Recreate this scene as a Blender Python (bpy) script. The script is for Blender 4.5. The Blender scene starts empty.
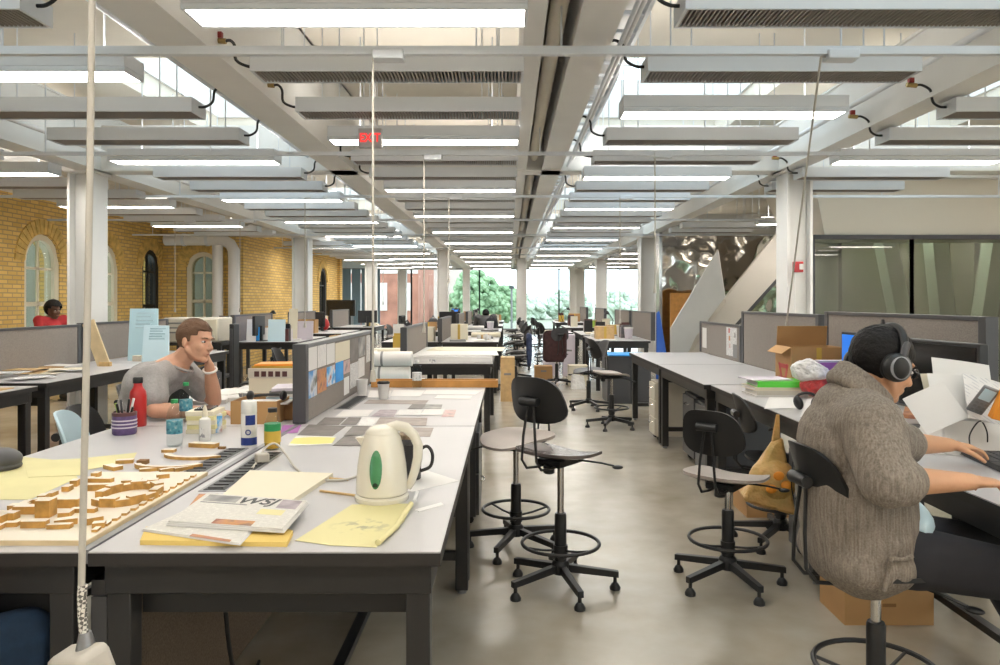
import bpy, bmesh, math, random
from math import sin, cos, pi, radians as R
from mathutils import Vector, Matrix, Euler
SC = bpy.context.scene
COL = SC.collection
RND = random.Random(7)
H = 1.42            # eye height
F = 740.0           # focal length in pixels of the 1000 px frame
CX, CY = 509.0, 301.0
TZ = 0.80           # table top height
SKY = 4.4; EXPOSURE = -0.13

def at(px, py, y):  # the point seen at a pixel at depth y
    return Vector(((px-CX)*y/F, y, H-(py-CY)*y/F))
def onz(px, py, z=TZ):   # the point seen at a pixel on the level plane z
    y = (H-z)*F/(py-CY)
    return Vector(((px-CX)*y/F, y, z))

# ------------------------------------------------------------------ materials
M = {}
def mat(name, col, rough=.5, metal=0.0, spec=.5, noise=None, bump=None, emit=0, alpha=1.0, trans=0.0, sss=0, coat=0):
    m = bpy.data.materials.new(name); m.use_nodes = True
    nt = m.node_tree; b = nt.nodes['Principled BSDF']
    b.inputs['Base Color'].default_value = (*col, 1)
    b.inputs['Roughness'].default_value = rough
    b.inputs['Metallic'].default_value = metal
    b.inputs['Specular IOR Level'].default_value = spec
    if trans: b.inputs['Transmission Weight'].default_value = trans
    if alpha < 1: b.inputs['Alpha'].default_value = alpha
    if coat: b.inputs['Coat Weight'].default_value = coat
    if sss:
        b.inputs['Subsurface Weight'].default_value = sss
        b.inputs['Subsurface Radius'].default_value = (.012, .005, .003)
    if emit:
        b.inputs['Emission Color'].default_value = (*col, 1)
        b.inputs['Emission Strength'].default_value = emit
    tc = nt.nodes.new('ShaderNodeTexCoord')
    if noise:
        sc, amt = noise[0], noise[1]
        n = nt.nodes.new('ShaderNodeTexNoise'); n.inputs['Scale'].default_value = sc
        n.inputs['Detail'].default_value = 5
        nt.links.new(tc.outputs['Object'], n.inputs['Vector'])
        rr = nt.nodes.new('ShaderNodeValToRGB')
        rr.color_ramp.elements[0].position = .3; rr.color_ramp.elements[1].position = .7
        rr.color_ramp.elements[0].color = (*[c*(1-amt) for c in col], 1)
        c2 = noise[2] if len(noise) > 2 else [min(1, c*(1+amt)) for c in col]
        rr.color_ramp.elements[1].color = (*c2, 1)
        nt.links.new(n.outputs['Fac'], rr.inputs['Fac'])
        nt.links.new(rr.outputs['Color'], b.inputs['Base Color'])
    if bump:
        n = nt.nodes.new('ShaderNodeTexNoise'); n.inputs['Scale'].default_value = bump[0]
        n.inputs['Detail'].default_value = 3
        nt.links.new(tc.outputs['Object'], n.inputs['Vector'])
        bp = nt.nodes.new('ShaderNodeBump'); bp.inputs['Strength'].default_value = bump[1]
        bp.inputs['Distance'].default_value = bump[2] if len(bump) > 2 else .005
        nt.links.new(n.outputs['Fac'], bp.inputs['Height'])
        nt.links.new(bp.outputs['Normal'], b.inputs['Normal'])
    M[name] = m
    return m
def lines_mat(name, paper, ink, scale, rot=0, thresh=.62, noise_sc=60):
    """paper covered in rows of small marks (print that cannot be read)"""
    m = mat(name, paper, .8); nt = m.node_tree; b = nt.nodes['Principled BSDF']
    tc = nt.nodes.new('ShaderNodeTexCoord')
    mp = nt.nodes.new('ShaderNodeMapping'); mp.inputs['Rotation'].default_value = (0, 0, rot)
    nt.links.new(tc.outputs['Object'], mp.inputs['Vector'])
    w = nt.nodes.new('ShaderNodeTexWave'); w.inputs['Scale'].default_value = scale; w.bands_direction = 'Y'
    n = nt.nodes.new('ShaderNodeTexNoise'); n.inputs['Scale'].default_value = noise_sc
    nt.links.new(mp.outputs['Vector'], w.inputs['Vector']); nt.links.new(mp.outputs['Vector'], n.inputs['Vector'])
    mul = nt.nodes.new('ShaderNodeMath'); mul.operation = 'MULTIPLY'
    nt.links.new(w.outputs['Fac'], mul.inputs[0]); nt.links.new(n.outputs['Fac'], mul.inputs[1])
    gt = nt.nodes.new('ShaderNodeMath'); gt.operation = 'GREATER_THAN'; gt.inputs[1].default_value = thresh*.72
    nt.links.new(mul.outputs[0], gt.inputs[0])
    mx = nt.nodes.new('ShaderNodeMixRGB'); mx.inputs[1].default_value = (*paper, 1); mx.inputs[2].default_value = (*ink, 1)
    nt.links.new(gt.outputs[0], mx.inputs[0]); nt.links.new(mx.outputs[0], b.inputs['Base Color'])
    return m
def patch_mat(name, cols, scale, rough=.6):
    """a picture made of soft patches of several colours"""
    m = mat(name, cols[0], rough); nt = m.node_tree; b = nt.nodes['Principled BSDF']
    tc = nt.nodes.new('ShaderNodeTexCoord')
    n = nt.nodes.new('ShaderNodeTexNoise'); n.inputs['Scale'].default_value = scale; n.inputs['Detail'].default_value = 4
    nt.links.new(tc.outputs['Object'], n.inputs['Vector'])
    r = nt.nodes.new('ShaderNodeValToRGB'); r.color_ramp.interpolation = 'LINEAR'
    el = r.color_ramp.elements
    k = len(cols)
    el[0].position = .3; el[0].color = (*cols[0], 1); el[1].position = .7; el[1].color = (*cols[-1], 1)
    for i in range(1, k-1):
        e = el.new(.3+.4*i/(k-1)); e.color = (*cols[i], 1)
    nt.links.new(n.outputs['Fac'], r.inputs['Fac']); nt.links.new(r.outputs['Color'], b.inputs['Base Color'])
    return m

# ------------------------------------------------------------------ mesh builder
class MB:
    def __init__(s): s.v = []; s.f = []; s.mi = []; s.cur = 0
    def add(s, vs, fs):
        o = len(s.v); s.v += [tuple(v) for v in vs]
        for f in fs: s.f.append(tuple(o+i for i in f)); s.mi.append(s.cur)
        return s
    def b(s, x0, x1, y0, y1, z0, z1):
        vs = [(x, y, z) for z in (z0, z1) for y in (y0, y1) for x in (x0, x1)]
        return s.add(vs, [(0,2,3,1),(4,5,7,6),(0,1,5,4),(2,6,7,3),(0,4,6,2),(1,3,7,5)])
    def box(s, c, d, rot=(0,0,0)):
        m = Euler(rot).to_matrix(); c = Vector(c)
        vs = [c + m @ Vector((x*d[0]/2, y*d[1]/2, z*d[2]/2)) for z in (-1,1) for y in (-1,1) for x in (-1,1)]
        return s.add(vs, [(0,2,3,1),(4,5,7,6),(0,1,5,4),(2,6,7,3),(0,4,6,2),(1,3,7,5)])
    def prism(s, pts, h, top=None):
        """pts: a loop of 3d points; h: extrusion vector; top: optional second loop"""
        n = len(pts); a = [Vector(p) for p in pts]
        bt = [Vector(p) for p in top] if top else [p+Vector(h) for p in a]
        nrm = Vector((0,0,0))
        for i in range(n): nrm += (a[i]-a[0]).cross(a[(i+1) % n]-a[0])
        if nrm.dot(bt[0]-a[0]) > 0: a.reverse(); bt.reverse()
        return s.add(a+bt, [tuple(range(n)), tuple(reversed(range(n, 2*n)))] + [((i+1) % n, i, n+i, n+(i+1) % n) for i in range(n)])
    def tube(s, pts, r, n=8, closed=False):
        P = [Vector(p) for p in pts]; k = len(P)
        rr = r if isinstance(r, (list, tuple)) else [r]*k
        vs = []; prev = None
        for i in range(k):
            if closed: t = P[(i+1) % k]-P[i-1]
            else: t = P[min(i+1, k-1)]-P[max(i-1, 0)]
            t.normalize()
            if prev is None:
                u = t.cross(Vector((0,0,1)))
                if u.length < .1: u = t.cross(Vector((1,0,0)))
            else: u = prev - t*prev.dot(t)
            u.normalize(); prev = u; w = t.cross(u)
            vs += [P[i]+(u*cos(2*pi*j/n)+w*sin(2*pi*j/n))*rr[i] for j in range(n)]
        fs = []
        for i in range(k if closed else k-1):
            i2 = (i+1) % k
            for j in range(n): fs.append((i*n+j, i*n+(j+1) % n, i2*n+(j+1) % n, i2*n+j))
        if not closed: fs += [tuple(reversed(range(n))), tuple((k-1)*n+j for j in range(n))]
        return s.add(vs, fs)
    def lathe(s, prof, c=(0,0,0), n=24, m=None):
        """prof: (r, z) from bottom to top; closed to the axis where r == 0"""
        c = Vector(c); vs = []; fs = []; rings = []
        for r, z in prof:
            if r < 1e-6:
                rings.append([len(vs)]); vs.append(Vector((0,0,z)))
            else:
                rings.append(list(range(len(vs), len(vs)+n)))
                vs += [Vector((r*cos(2*pi*j/n), r*sin(2*pi*j/n), z)) for j in range(n)]
        for a, b2 in zip(rings, rings[1:]):
            for j in range(n):
                j2 = (j+1) % n
                if len(a) == 1 and len(b2) == 1: continue
                if len(a) == 1: fs.append((a[0], b2[j2], b2[j]))
                elif len(b2) == 1: fs.append((a[j], a[j2], b2[0]))
                else: fs.append((a[j], a[j2], b2[j2], b2[j]))
        if len(rings[0]) > 1: fs.append(tuple(reversed(rings[0])))
        if len(rings[-1]) > 1: fs.append(tuple(rings[-1]))
        vs = [(m @ v if m else v)+c for v in vs]
        return s.add(vs, fs)
    def ell(s, c, r, rot=None, nu=16, nv=10):
        m = rot if isinstance(rot, Matrix) else (Euler(rot).to_matrix() if rot else Matrix.Identity(3))
        c = Vector(c); vs = [c+m @ Vector((0,0,-r[2]))]; fs = []
        for i in range(1, nv):
            t = -pi/2+pi*i/nv
            vs += [c+m @ Vector((r[0]*cos(t)*cos(2*pi*j/nu), r[1]*cos(t)*sin(2*pi*j/nu), r[2]*sin(t))) for j in range(nu)]
        vs.append(c+m @ Vector((0,0,r[2]))); L = len(vs)-1
        for j in range(nu):
            j2 = (j+1) % nu
            fs.append((0, 1+j2, 1+j)); fs.append((L-nu+j, L-nu+j2, L))
            for i in range(nv-2):
                a = 1+i*nu
                fs.append((a+j, a+j2, a+nu+j2, a+nu+j))
        return s.add(vs, fs)
    def cap(s, p0, p1, r0, r1, n=12, flat=1.0, side=None):
        """tapered capsule; flat < 1 squashes it across `side`"""
        p0, p1 = Vector(p0), Vector(p1); t = (p1-p0); L = max(t.length, 1e-6); t = t/L
        u = Vector(side) if side is not None else t.cross(Vector((0,0,1)) if abs(t.z) < .9 else Vector((1,0,0)))
        u = (u-t*u.dot(t)).normalized(); w = t.cross(u)
        prof = []
        for k in range(5):
            a = -pi/2+pi/2*k/4; prof.append((r0*cos(a), r0*sin(a)))
        for k in range(5):
            a = pi/2*k/4; prof.append((r1*cos(a), L+r1*sin(a)))
        m = Matrix((u*flat, w, t)).transposed()
        prof[0] = (0, prof[0][1]); prof[-1] = (0, prof[-1][1])
        return s.lathe(prof, p0, n, m)
    def shell(s, fn, th, nt=28, nr=5):
        """closed thin shell: fn(r, a) gives the front surface, th is the offset vector to the back"""
        th = Vector(th); vs = []; fs = []
        for side in (0, 1):
            vs.append(Vector(fn(0, 0))+th*side)
            for i in range(1, nr+1):
                vs += [Vector(fn(i/nr, 2*pi*j/nt))+th*side for j in range(nt)]
        N = 1+nr*nt
        for j in range(nt):
            j2 = (j+1) % nt
            fs += [(0, 1+j, 1+j2), (N, N+1+j2, N+1+j)]
            for i in range(nr-1):
                a = 1+i*nt
                fs += [(a+j, a+nt+j, a+nt+j2, a+j2), (N+a+j, N+a+j2, N+a+nt+j2, N+a+nt+j)]
            a = 1+(nr-1)*nt
            fs.append((a+j, N+a+j, N+a+j2, a+j2))
        return s.add(vs, fs)
    def build(s, name, m, parent=None, loc=None, bev=0, sharp=40, flat=False, rot=None):
        me = bpy.data.meshes.new(name); me.from_pydata(s.v, [], s.f)
        ms = m if isinstance(m, (list, tuple)) else [m]
        for x in ms: me.materials.append(M[x] if isinstance(x, str) else x)
        if len(ms) > 1: me.polygons.foreach_set('material_index', s.mi)
        bm = bmesh.new(); bm.from_mesh(me); bmesh.ops.recalc_face_normals(bm, faces=bm.faces); bm.to_mesh(me); bm.free()
        if not flat:
            me.polygons.foreach_set('use_smooth', [True]*len(me.polygons))
            me.set_sharp_from_angle(angle=R(sharp))
        me.update()
        o = bpy.data.objects.new(name, me); COL.objects.link(o)
        if parent: o.parent = parent
        if loc is not None: o.location = loc
        if rot is not None: o.rotation_euler = rot
        if bev:
            d = o.modifiers.new('Bevel', 'BEVEL'); d.width = bev; d.segments = 2; d.limit_method = 'ANGLE'; d.angle_limit = R(40)
            d.harden_normals = False
        return o
    def organic(s, name, m, parent=None, voxel=.008, it=5, fac=.5):
        o = s.build(name, m, parent)
        d = o.modifiers.new('Remesh', 'REMESH'); d.mode = 'VOXEL'; d.voxel_size = voxel; d.use_smooth_shade = True
        d = o.modifiers.new('Smooth', 'SMOOTH'); d.iterations = it; d.factor = fac
        return o

def cr(pts, n=6):
    """smooth curve through the points"""
    P = [Vector(p) for p in pts]; P = [P[0]*2-P[1]]+P+[P[-1]*2-P[-2]]; out = []
    for i in range(1, len(P)-2):
        a, b, c, d = P[i-1:i+3]
        for k in range(n):
            t = k/n; out.append(.5*((2*b)+(c-a)*t+(2*a-5*b+4*c-d)*t*t+(3*b-a-3*c+d)*t**3))
    return out+[P[-2]]
def tag(o, label=None, cat=None, group=None, kind=None):
    if label: o['label'] = label
    if cat: o['category'] = cat
    if group: o['group'] = group
    if kind: o['kind'] = kind
    return o
def thing(name, label, cat, loc=(0,0,0), rz=0, group=None, kind='thing'):
    o = bpy.data.objects.new(name, None); o.empty_display_size = .1; COL.objects.link(o)
    o.location = loc; o.rotation_euler = (0, 0, rz)
    return tag(o, label, cat, group, kind)
def struct(o): o['kind'] = 'structure'; return o
KIDS = {}
def dup(o, loc=None, rz=None, label=None, group=None, skip=()):
    """a copy of a thing with copies of its parts and sub-parts"""
    if o.name not in KIDS:
        KIDS[o.name] = (list(o.children), {c.name: list(c.children) for c in o.children})
    ch, sub = KIDS[o.name]
    r = o.copy(); COL.objects.link(r)
    if loc is not None: r.location = loc
    if rz is not None: r.rotation_euler = (0, 0, rz)
    if label: r['label'] = label
    if group: r['group'] = group
    for c in ch:
        if c.name.split('.')[0] in skip: continue
        d = c.copy(); COL.objects.link(d); d.parent = r
        for g in sub[c.name]:
            e = g.copy(); COL.objects.link(e); e.parent = d
    return r
ORD = ('first second third fourth fifth sixth seventh eighth ninth tenth eleventh twelfth thirteenth fourteenth fifteenth sixteenth '
       'seventeenth eighteenth nineteenth twentieth').split() + ['twenty-'+w for w in 'first second third fourth fifth sixth seventh eighth ninth'.split()]
def lettering(name, text, size, m, parent, loc, rot, ext=.0006, bold=0, sx=1):
    cu = bpy.data.curves.new(name, 'FONT'); cu.body = text; cu.size = size; cu.extrude = ext; cu.offset = bold
    cu.align_x = 'CENTER'; cu.align_y = 'CENTER'; cu.resolution_u = 3
    cu.materials.append(M[m])
    tmp = bpy.data.objects.new(name+'_curve', cu); COL.objects.link(tmp); dg = bpy.context.evaluated_depsgraph_get()
    me = bpy.data.meshes.new_from_object(tmp.evaluated_get(dg)); bpy.data.objects.remove(tmp)
    o = bpy.data.objects.new(name, me); COL.objects.link(o); o.parent = parent
    o.location = loc; o.rotation_euler = rot; o.scale = (sx, 1, 1)
    return o
# ------------------------------------------------------------------ material list
mat('laminate', (.47,.46,.47), .34, noise=(3, .03))
mat('edge', (.02,.017,.016), .5)
mat('steel', (.017,.016,.016), .42, noise=(8, .15))
mat('steel_black', (.012,.012,.013), .4)
mat('chrome', (.6,.58,.56), .2, 1)
mat('column_paint', (.78,.77,.75), .5, noise=(2, .03))
mat('beam_paint', (.76,.76,.745), .5, noise=(2, .04))
mat('slab_paint', (.72,.675,.59), .8, noise=(1.5, .06))
mat('panel_paint', (.68,.71,.75), .42, noise=(2, .03))
mat('fin', (.30,.27,.25), .5); mat('sign_grey', (.42,.41,.41), .5)
mat('lamp', (1.0,.945,.86), .5, emit=28); mat('fill_glow', (1.0,.945,.87), .5, emit=16)
mat('white', (.75,.74,.73), .5); mat('white_gloss', (.78,.77,.75), .25)
mat('cord', (.46,.43,.38), .5); mat('black', (.012,.012,.013), .45); mat('black_gloss', (.01,.01,.012), .18)
mat('rubber', (.02,.02,.02), .7); mat('red_valve', (.25,.02,.015), .5); mat('brass', (.35,.25,.1), .35, 1)
mat('fabric', (.245,.215,.195), .95, noise=(260, .28), bump=(500, .3, .002))
mat('fabric_brown', (.14,.105,.075), .95, noise=(160, .3), bump=(400, .3, .002))
mat('rail_dark', (.055,.055,.06), .4); mat('rail_grey', (.25,.25,.26), .35, .6)
mat('card', (.42,.24,.10), .8, noise=(6, .06)); mat('card_dark', (.25,.13,.05), .85)
mat('plywood', (.56,.37,.17), .6, noise=(14, .12)); mat('pale_wood', (.68,.54,.33), .6, noise=(10, .1))
mat('orange_wood', (.50,.24,.06), .5, noise=(12, .18)); mat('basswood', (.64,.43,.19), .6, noise=(22, .18))
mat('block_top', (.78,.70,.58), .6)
mat('paper', (.74,.72,.70), .8); mat('paper_cream', (.72,.66,.52), .8); mat('yellow_pad', (.72,.52,.15), .8)
mat('trace', (.68,.62,.32), .7, noise=(5, .06)); mat('grey_print', (.17,.15,.14), .5, noise=(14, .25))
mat('brown_print', (.30,.25,.22), .5, noise=(14, .25)); mat('mauve_print', (.36,.30,.33), .5, noise=(20, .35))
mat('kettle', (.74,.70,.60), .22, coat=.3); mat('mug', (.02,.018,.018), .25)
mat('blue_foam', (.43,.62,.70), .7); mat('pale_blue', (.52,.68,.76), .5)
mat('red', (.45,.02,.02), .3); mat('purple', (.10,.06,.17), .5, noise=(40, .3)); mat('maroon', (.09,.03,.03), .5)
mat('bright_green', (.10,.62,.05), .35); mat('green', (.03,.30,.10), .4); mat('blue', (.02,.10,.45), .5)
mat('lime', (.35,.5,.08), .5); mat('lavender', (.60,.55,.62), .6); mat('violet', (.40,.14,.42), .6)
mat('beige_plastic', (.58,.54,.46), .5); mat('dark_grey', (.06,.06,.065), .5); mat('mid_grey', (.2,.2,.2), .5)
mat('cloth_blue', (.005,.021,.05), .9, noise=(30, .2), bump=(220, .3, .003)); mat('cloth_dark', (.02,.02,.025), .9)
mat('pedestal', (.055,.055,.06), .38)
mat('seat_wood', (.36,.31,.28), .4, noise=(6, .08)); mat('seat_dark', (.12,.10,.095), .25, noise=(6, .1))
mat('orange', (.8,.3,.03), .5); mat('gold', (.55,.36,.06), .6)
lines_mat('newsprint', (.70,.68,.63), (.5,.48,.45), 55, 0, .5, 90)
lines_mat('plan_paper', (.74,.72,.70), (.56,.55,.57), 22, .5, .66, 30)
lines_mat('text_paper', (.72,.71,.70), (.3,.3,.32), 40, 0, .55, 60)
def sketch_mat():
    m = mat('sketch_paper', (.68,.62,.32), .7); nt = m.node_tree; N = nt.nodes.new; Lk = nt.links.new
    tc = N('ShaderNodeTexCoord'); n = N('ShaderNodeTexNoise'); n.inputs['Scale'].default_value = 26; n.inputs['Detail'].default_value = 6; Lk(tc.outputs['Object'], n.inputs['Vector'])
    sc = N('ShaderNodeVectorMath'); sc.operation = 'MULTIPLY'; sc.inputs[1].default_value = (9, 11, 0); Lk(tc.outputs['Object'], sc.inputs[0])
    ln = N('ShaderNodeVectorMath'); ln.operation = 'LENGTH'; Lk(sc.outputs[0], ln.inputs[0])
    r = N('ShaderNodeMapRange'); r.inputs['From Min'].default_value = .9; r.inputs['From Max'].default_value = .2; r.inputs['To Max'].default_value = .62; Lk(ln.outputs['Value'], r.inputs['Value'])
    t = N('ShaderNodeMapRange'); t.inputs['From Min'].default_value = .5; t.inputs['From Max'].default_value = .6; Lk(n.outputs['Fac'], t.inputs['Value'])
    mu = N('ShaderNodeMath'); mu.operation = 'MULTIPLY'; Lk(r.outputs[0], mu.inputs[0]); Lk(t.outputs[0], mu.inputs[1])
    mx = N('ShaderNodeMixRGB'); mx.inputs[1].default_value = (.68,.62,.32,1); mx.inputs[2].default_value = (.2,.2,.18,1); Lk(mu.outputs[0], mx.inputs[0]); Lk(mx.outputs[0], nt.nodes['Principled BSDF'].inputs['Base Color'])
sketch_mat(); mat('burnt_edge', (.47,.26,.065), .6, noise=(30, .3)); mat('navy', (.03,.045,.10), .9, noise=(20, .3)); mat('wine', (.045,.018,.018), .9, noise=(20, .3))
patch_mat('photo_sky', [(.03,.12,.45), (.08,.3,.62), (.6,.62,.66), (.12,.13,.11)], 9)
patch_mat('photo_brown', [(.25,.09,.05), (.45,.2,.12), (.55,.25,.08), (.2,.12,.1)], 18)
patch_mat('photo_blue', [(.02,.16,.5), (.1,.4,.75), (.7,.7,.72), (.35,.1,.08)], 16)
patch_mat('photo_azure', [(.01,.2,.62), (.02,.3,.75), (.04,.35,.8)], 6)
patch_mat('photo_pink', [(.5,.25,.25), (.6,.45,.42), (.25,.2,.22)], 16)
patch_mat('photo_grey', [(.12,.12,.13), (.3,.29,.28), (.5,.48,.46)], 12)
patch_mat('book_mix', [(.35,.3,.25), (.1,.1,.12), (.6,.55,.5)], 4)

def floor_mat():
    m = mat('concrete', (.4,.36,.3), .3); nt = m.node_tree; b = nt.nodes['Principled BSDF']
    tc = nt.nodes.new('ShaderNodeTexCoord')
    def noise(sc, d=6):
        n = nt.nodes.new('ShaderNodeTexNoise'); n.inputs['Scale'].default_value = sc; n.inputs['Detail'].default_value = d
        nt.links.new(tc.outputs['Object'], n.inputs['Vector']); return n
    n1, n2 = noise(.7, 3), noise(5, 3)
    ad = nt.nodes.new('ShaderNodeMath'); ad.operation = 'MULTIPLY_ADD'; ad.inputs[1].default_value = .35
    nt.links.new(n2.outputs['Fac'], ad.inputs[0]); nt.links.new(n1.outputs['Fac'], ad.inputs[2])
    fr = nt.nodes.new('ShaderNodeMapRange'); fr.inputs['From Min'].default_value = .45; fr.inputs['From Max'].default_value = .9
    nt.links.new(ad.outputs[0], fr.inputs['Value'])
    mx = nt.nodes.new('ShaderNodeMixRGB'); mx.inputs[1].default_value = (.265,.222,.162,1); mx.inputs[2].default_value = (.44,.405,.345,1)
    nt.links.new(fr.outputs[0], mx.inputs[0])
    nt.links.new(mx.outputs[0], b.inputs['Base Color'])
    mr = nt.nodes.new('ShaderNodeMapRange'); b.inputs['Roughness'].default_value = .21
    b.inputs['Specular IOR Level'].default_value = .55
floor_mat()
def brick_mat():
    m = mat('brick', (.5,.33,.1), .85); nt = m.node_tree; b = nt.nodes['Principled BSDF']
    g = nt.nodes.new('ShaderNodeNewGeometry'); sp = nt.nodes.new('ShaderNodeSeparateXYZ'); nt.links.new(g.outputs['Position'], sp.inputs[0])
    ad = nt.nodes.new('ShaderNodeMath'); ad.operation = 'ADD'
    nt.links.new(sp.outputs['X'], ad.inputs[0]); nt.links.new(sp.outputs['Y'], ad.inputs[1])
    cb = nt.nodes.new('ShaderNodeCombineXYZ'); nt.links.new(ad.outputs[0], cb.inputs[0]); nt.links.new(sp.outputs['Z'], cb.inputs[1])
    br = nt.nodes.new('ShaderNodeTexBrick')
    br.inputs['Color1'].default_value = (.80,.56,.18,1); br.inputs['Color2'].default_value = (.64,.41,.115,1); br.inputs['Mortar'].default_value = (.44,.31,.15,1)
    br.inputs['Scale'].default_value = 1; br.inputs['Mortar Size'].default_value = .009
    br.inputs['Brick Width'].default_value = .21; br.inputs['Row Height'].default_value = .067; br.inputs['Bias'].default_value = 0
    nt.links.new(cb.outputs[0], br.inputs['Vector']); nt.links.new(br.outputs['Color'], b.inputs['Base Color'])
    bp = nt.nodes.new('ShaderNodeBump'); bp.inputs['Strength'].default_value = .5; bp.inputs['Distance'].default_value = .01; bp.invert = True
    nt.links.new(br.outputs['Fac'], bp.inputs['Height']); nt.links.new(bp.outputs[0], b.inputs['Normal'])
brick_mat()
def glass_mat(name, tint, refl):
    m = bpy.data.materials.new(name); m.use_nodes = True; nt = m.node_tree; nt.nodes.clear()
    o = nt.nodes.new('ShaderNodeOutputMaterial'); t = nt.nodes.new('ShaderNodeBsdfTransparent'); t.inputs[0].default_value = (*tint, 1)
    g = nt.nodes.new('ShaderNodeBsdfGlossy'); g.inputs['Roughness'].default_value = .02
    mx = nt.nodes.new('ShaderNodeMixShader'); fr = nt.nodes.new('ShaderNodeFresnel'); fr.inputs['IOR'].default_value = refl
    ge = nt.nodes.new('ShaderNodeNewGeometry'); iv = nt.nodes.new('ShaderNodeMath'); iv.operation = 'SUBTRACT'; iv.inputs[0].default_value = 1; nt.links.new(ge.outputs['Backfacing'], iv.inputs[1])
    ml = nt.nodes.new('ShaderNodeMath'); ml.operation = 'MULTIPLY'; nt.links.new(fr.outputs[0], ml.inputs[0]); nt.links.new(iv.outputs[0], ml.inputs[1])
    nt.links.new(ml.outputs[0], mx.inputs[0]); nt.links.new(t.outputs[0], mx.inputs[1]); nt.links.new(g.outputs[0], mx.inputs[2])
    nt.links.new(mx.outputs[0], o.inputs[0]); M[name] = m
glass_mat('pane', (.93,.96,.95), 1.3); glass_mat('dark_pane', (.46,.53,.45), 2.2); glass_mat('bottle', (.90,.93,.93), 1.3)
glass_mat('old_pane', (.75,.78,.74), 1.6)
def steel_wave():
    m = mat('mirror_steel', (.62,.58,.53), .12, 1); nt = m.node_tree; b = nt.nodes['Principled BSDF']
    tc = nt.nodes.new('ShaderNodeTexCoord'); n = nt.nodes.new('ShaderNodeTexNoise'); n.inputs['Scale'].default_value = 2.2; n.inputs['Detail'].default_value = 1
    bp = nt.nodes.new('ShaderNodeBump'); bp.inputs['Strength'].default_value = .6; bp.inputs['Distance'].default_value = .12
    nt.links.new(tc.outputs['Object'], n.inputs['Vector']); nt.links.new(n.outputs['Fac'], bp.inputs['Height']); nt.links.new(bp.outputs[0], b.inputs['Normal'])
steel_wave()
patch_mat('leafy', [(.16,.26,.15), (.24,.36,.21), (.3,.44,.26), (.4,.52,.34)], 1.3, .9); patch_mat('leafy_haze', [(.42,.50,.41), (.48,.56,.46), (.54,.62,.52)], .6, .9)  # far leaves are paled, with the haze mixed into their colour
mat('outside_brick', (.38,.17,.12), .9, noise=(1.2, .25)); mat('outside_pale', (.7,.62,.58), .9); mat('ground_outside', (.3,.32,.25), .95)

# ------------------------------------------------------------------ shell
X0, X1, YN, YF, ZC = -7.6, 9.5, -4.0, 32.6, 3.62
ZB, ZL = 2.84, 2.72     # underside of beams, of the hung lights and panels
struct(MB().b(X0-.3, X1+.3, YN-.3, YF+.3, -.2, 0).build('floor', 'concrete'))
# ceiling slab with skylight openings
HOLES = [(-3.9,-2.1,6.7,9.9), (.8,2.75,6.7,9.9), (-3.9,-2.1,14.4,17.9), (.8,2.75,14.4,17.9), (-3.9,-2.1,22.4,25.4), (.8,2.75,22.4,25.4), (3.5,5.6,6.7,9.4), (-3.9,-2.1,1.4,3.4), (.8,2.75,1.4,3.4)]
def slab():
    mb = MB(); ys = sorted({YN-.3, YF+.3} | {h[2] for h in HOLES} | {h[3] for h in HOLES})
    for y0, y1 in zip(ys, ys[1:]):
        hs = sorted(h for h in HOLES if h[2] <= y0 and h[3] >= y1); x = X0-.3
        for h in hs: mb.b(x, h[0], y0, y1, ZC, ZC+.25); x = h[1]
        mb.b(x, X1+.3, y0, y1, ZC, ZC+.25)
    return mb.build('ceiling', 'slab_paint', flat=True)
struct(slab())
for i, h in enumerate(HOLES):
    w = struct(thing(f'window_{30+i}', None, None, ((h[0]+h[1])/2, (h[2]+h[3])/2, ZC+.25)))
    a, b = (h[1]-h[0])/2, (h[3]-h[2])/2
    mb = MB()
    for s in (-1, 1): mb.b(s*a-.03, s*a+.03, -b, b, 0, .5); mb.b(-a, a, s*b-.03, s*b+.03, 0, .5)
    mb.build('skylight_curb', 'white', w)
    mb = MB()
    for k in range(1, 4): mb.b(-a, a, -b+2*b*k/4-.025, -b+2*b*k/4+.025, .44, .5)
    mb.build('glazing_bar', 'white', w)
    MB().b(-a, a, -b, b, .46, .47).build('pane', 'pane', w)
# beams and columns
def ibeam(mb, x0, x1, y0, y1, z0, z1, axis):
    t = .022; w = .012
    if axis == 'y':
        mb.b(x0, x1, y0, y1, z0, z0+t); mb.b(x0, x1, y0, y1, z1-t, z1); xm = (x0+x1)/2; mb.b(xm-w, xm+w, y0, y1, z0+t, z1-t)
    else:
        mb.b(x0, x1, y0, y1, z0, z0+t); mb.b(x0, x1, y0, y1, z1-t, z1); ym = (y0+y1)/2; mb.b(x0, x1, ym-w, ym+w, z0+t, z1-t)
for (a, b, deep) in ((-4.70,-4.44,.62), (-1.96,-1.68,.78), (.355,.565,.78), (2.93,3.16,.5)):
    mb = MB(); mb.b(a, b, YN, YF, ZB, ZB+.03); mb.b(a+.02, b-.02, YN, YF, ZB+.03, ZB+deep); mb.b(a, b, YN, YF, ZB+deep, ZB+deep+.02)
    struct(mb.build('beam', 'beam_paint'))
struct(MB().b(.08, .19, YN, YF, ZB+.02, ZC).build('beam', 'beam_paint'))
for y in (8.2, 16.4, 24.6):
    mb = MB(); mb.b(X0, X1, y-.14, y+.14, ZB, ZB+.03); mb.b(X0, X1, y-.11, y+.11, ZB+.03, ZB+.5)
    struct(mb.build('beam', 'beam_paint'))
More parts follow.
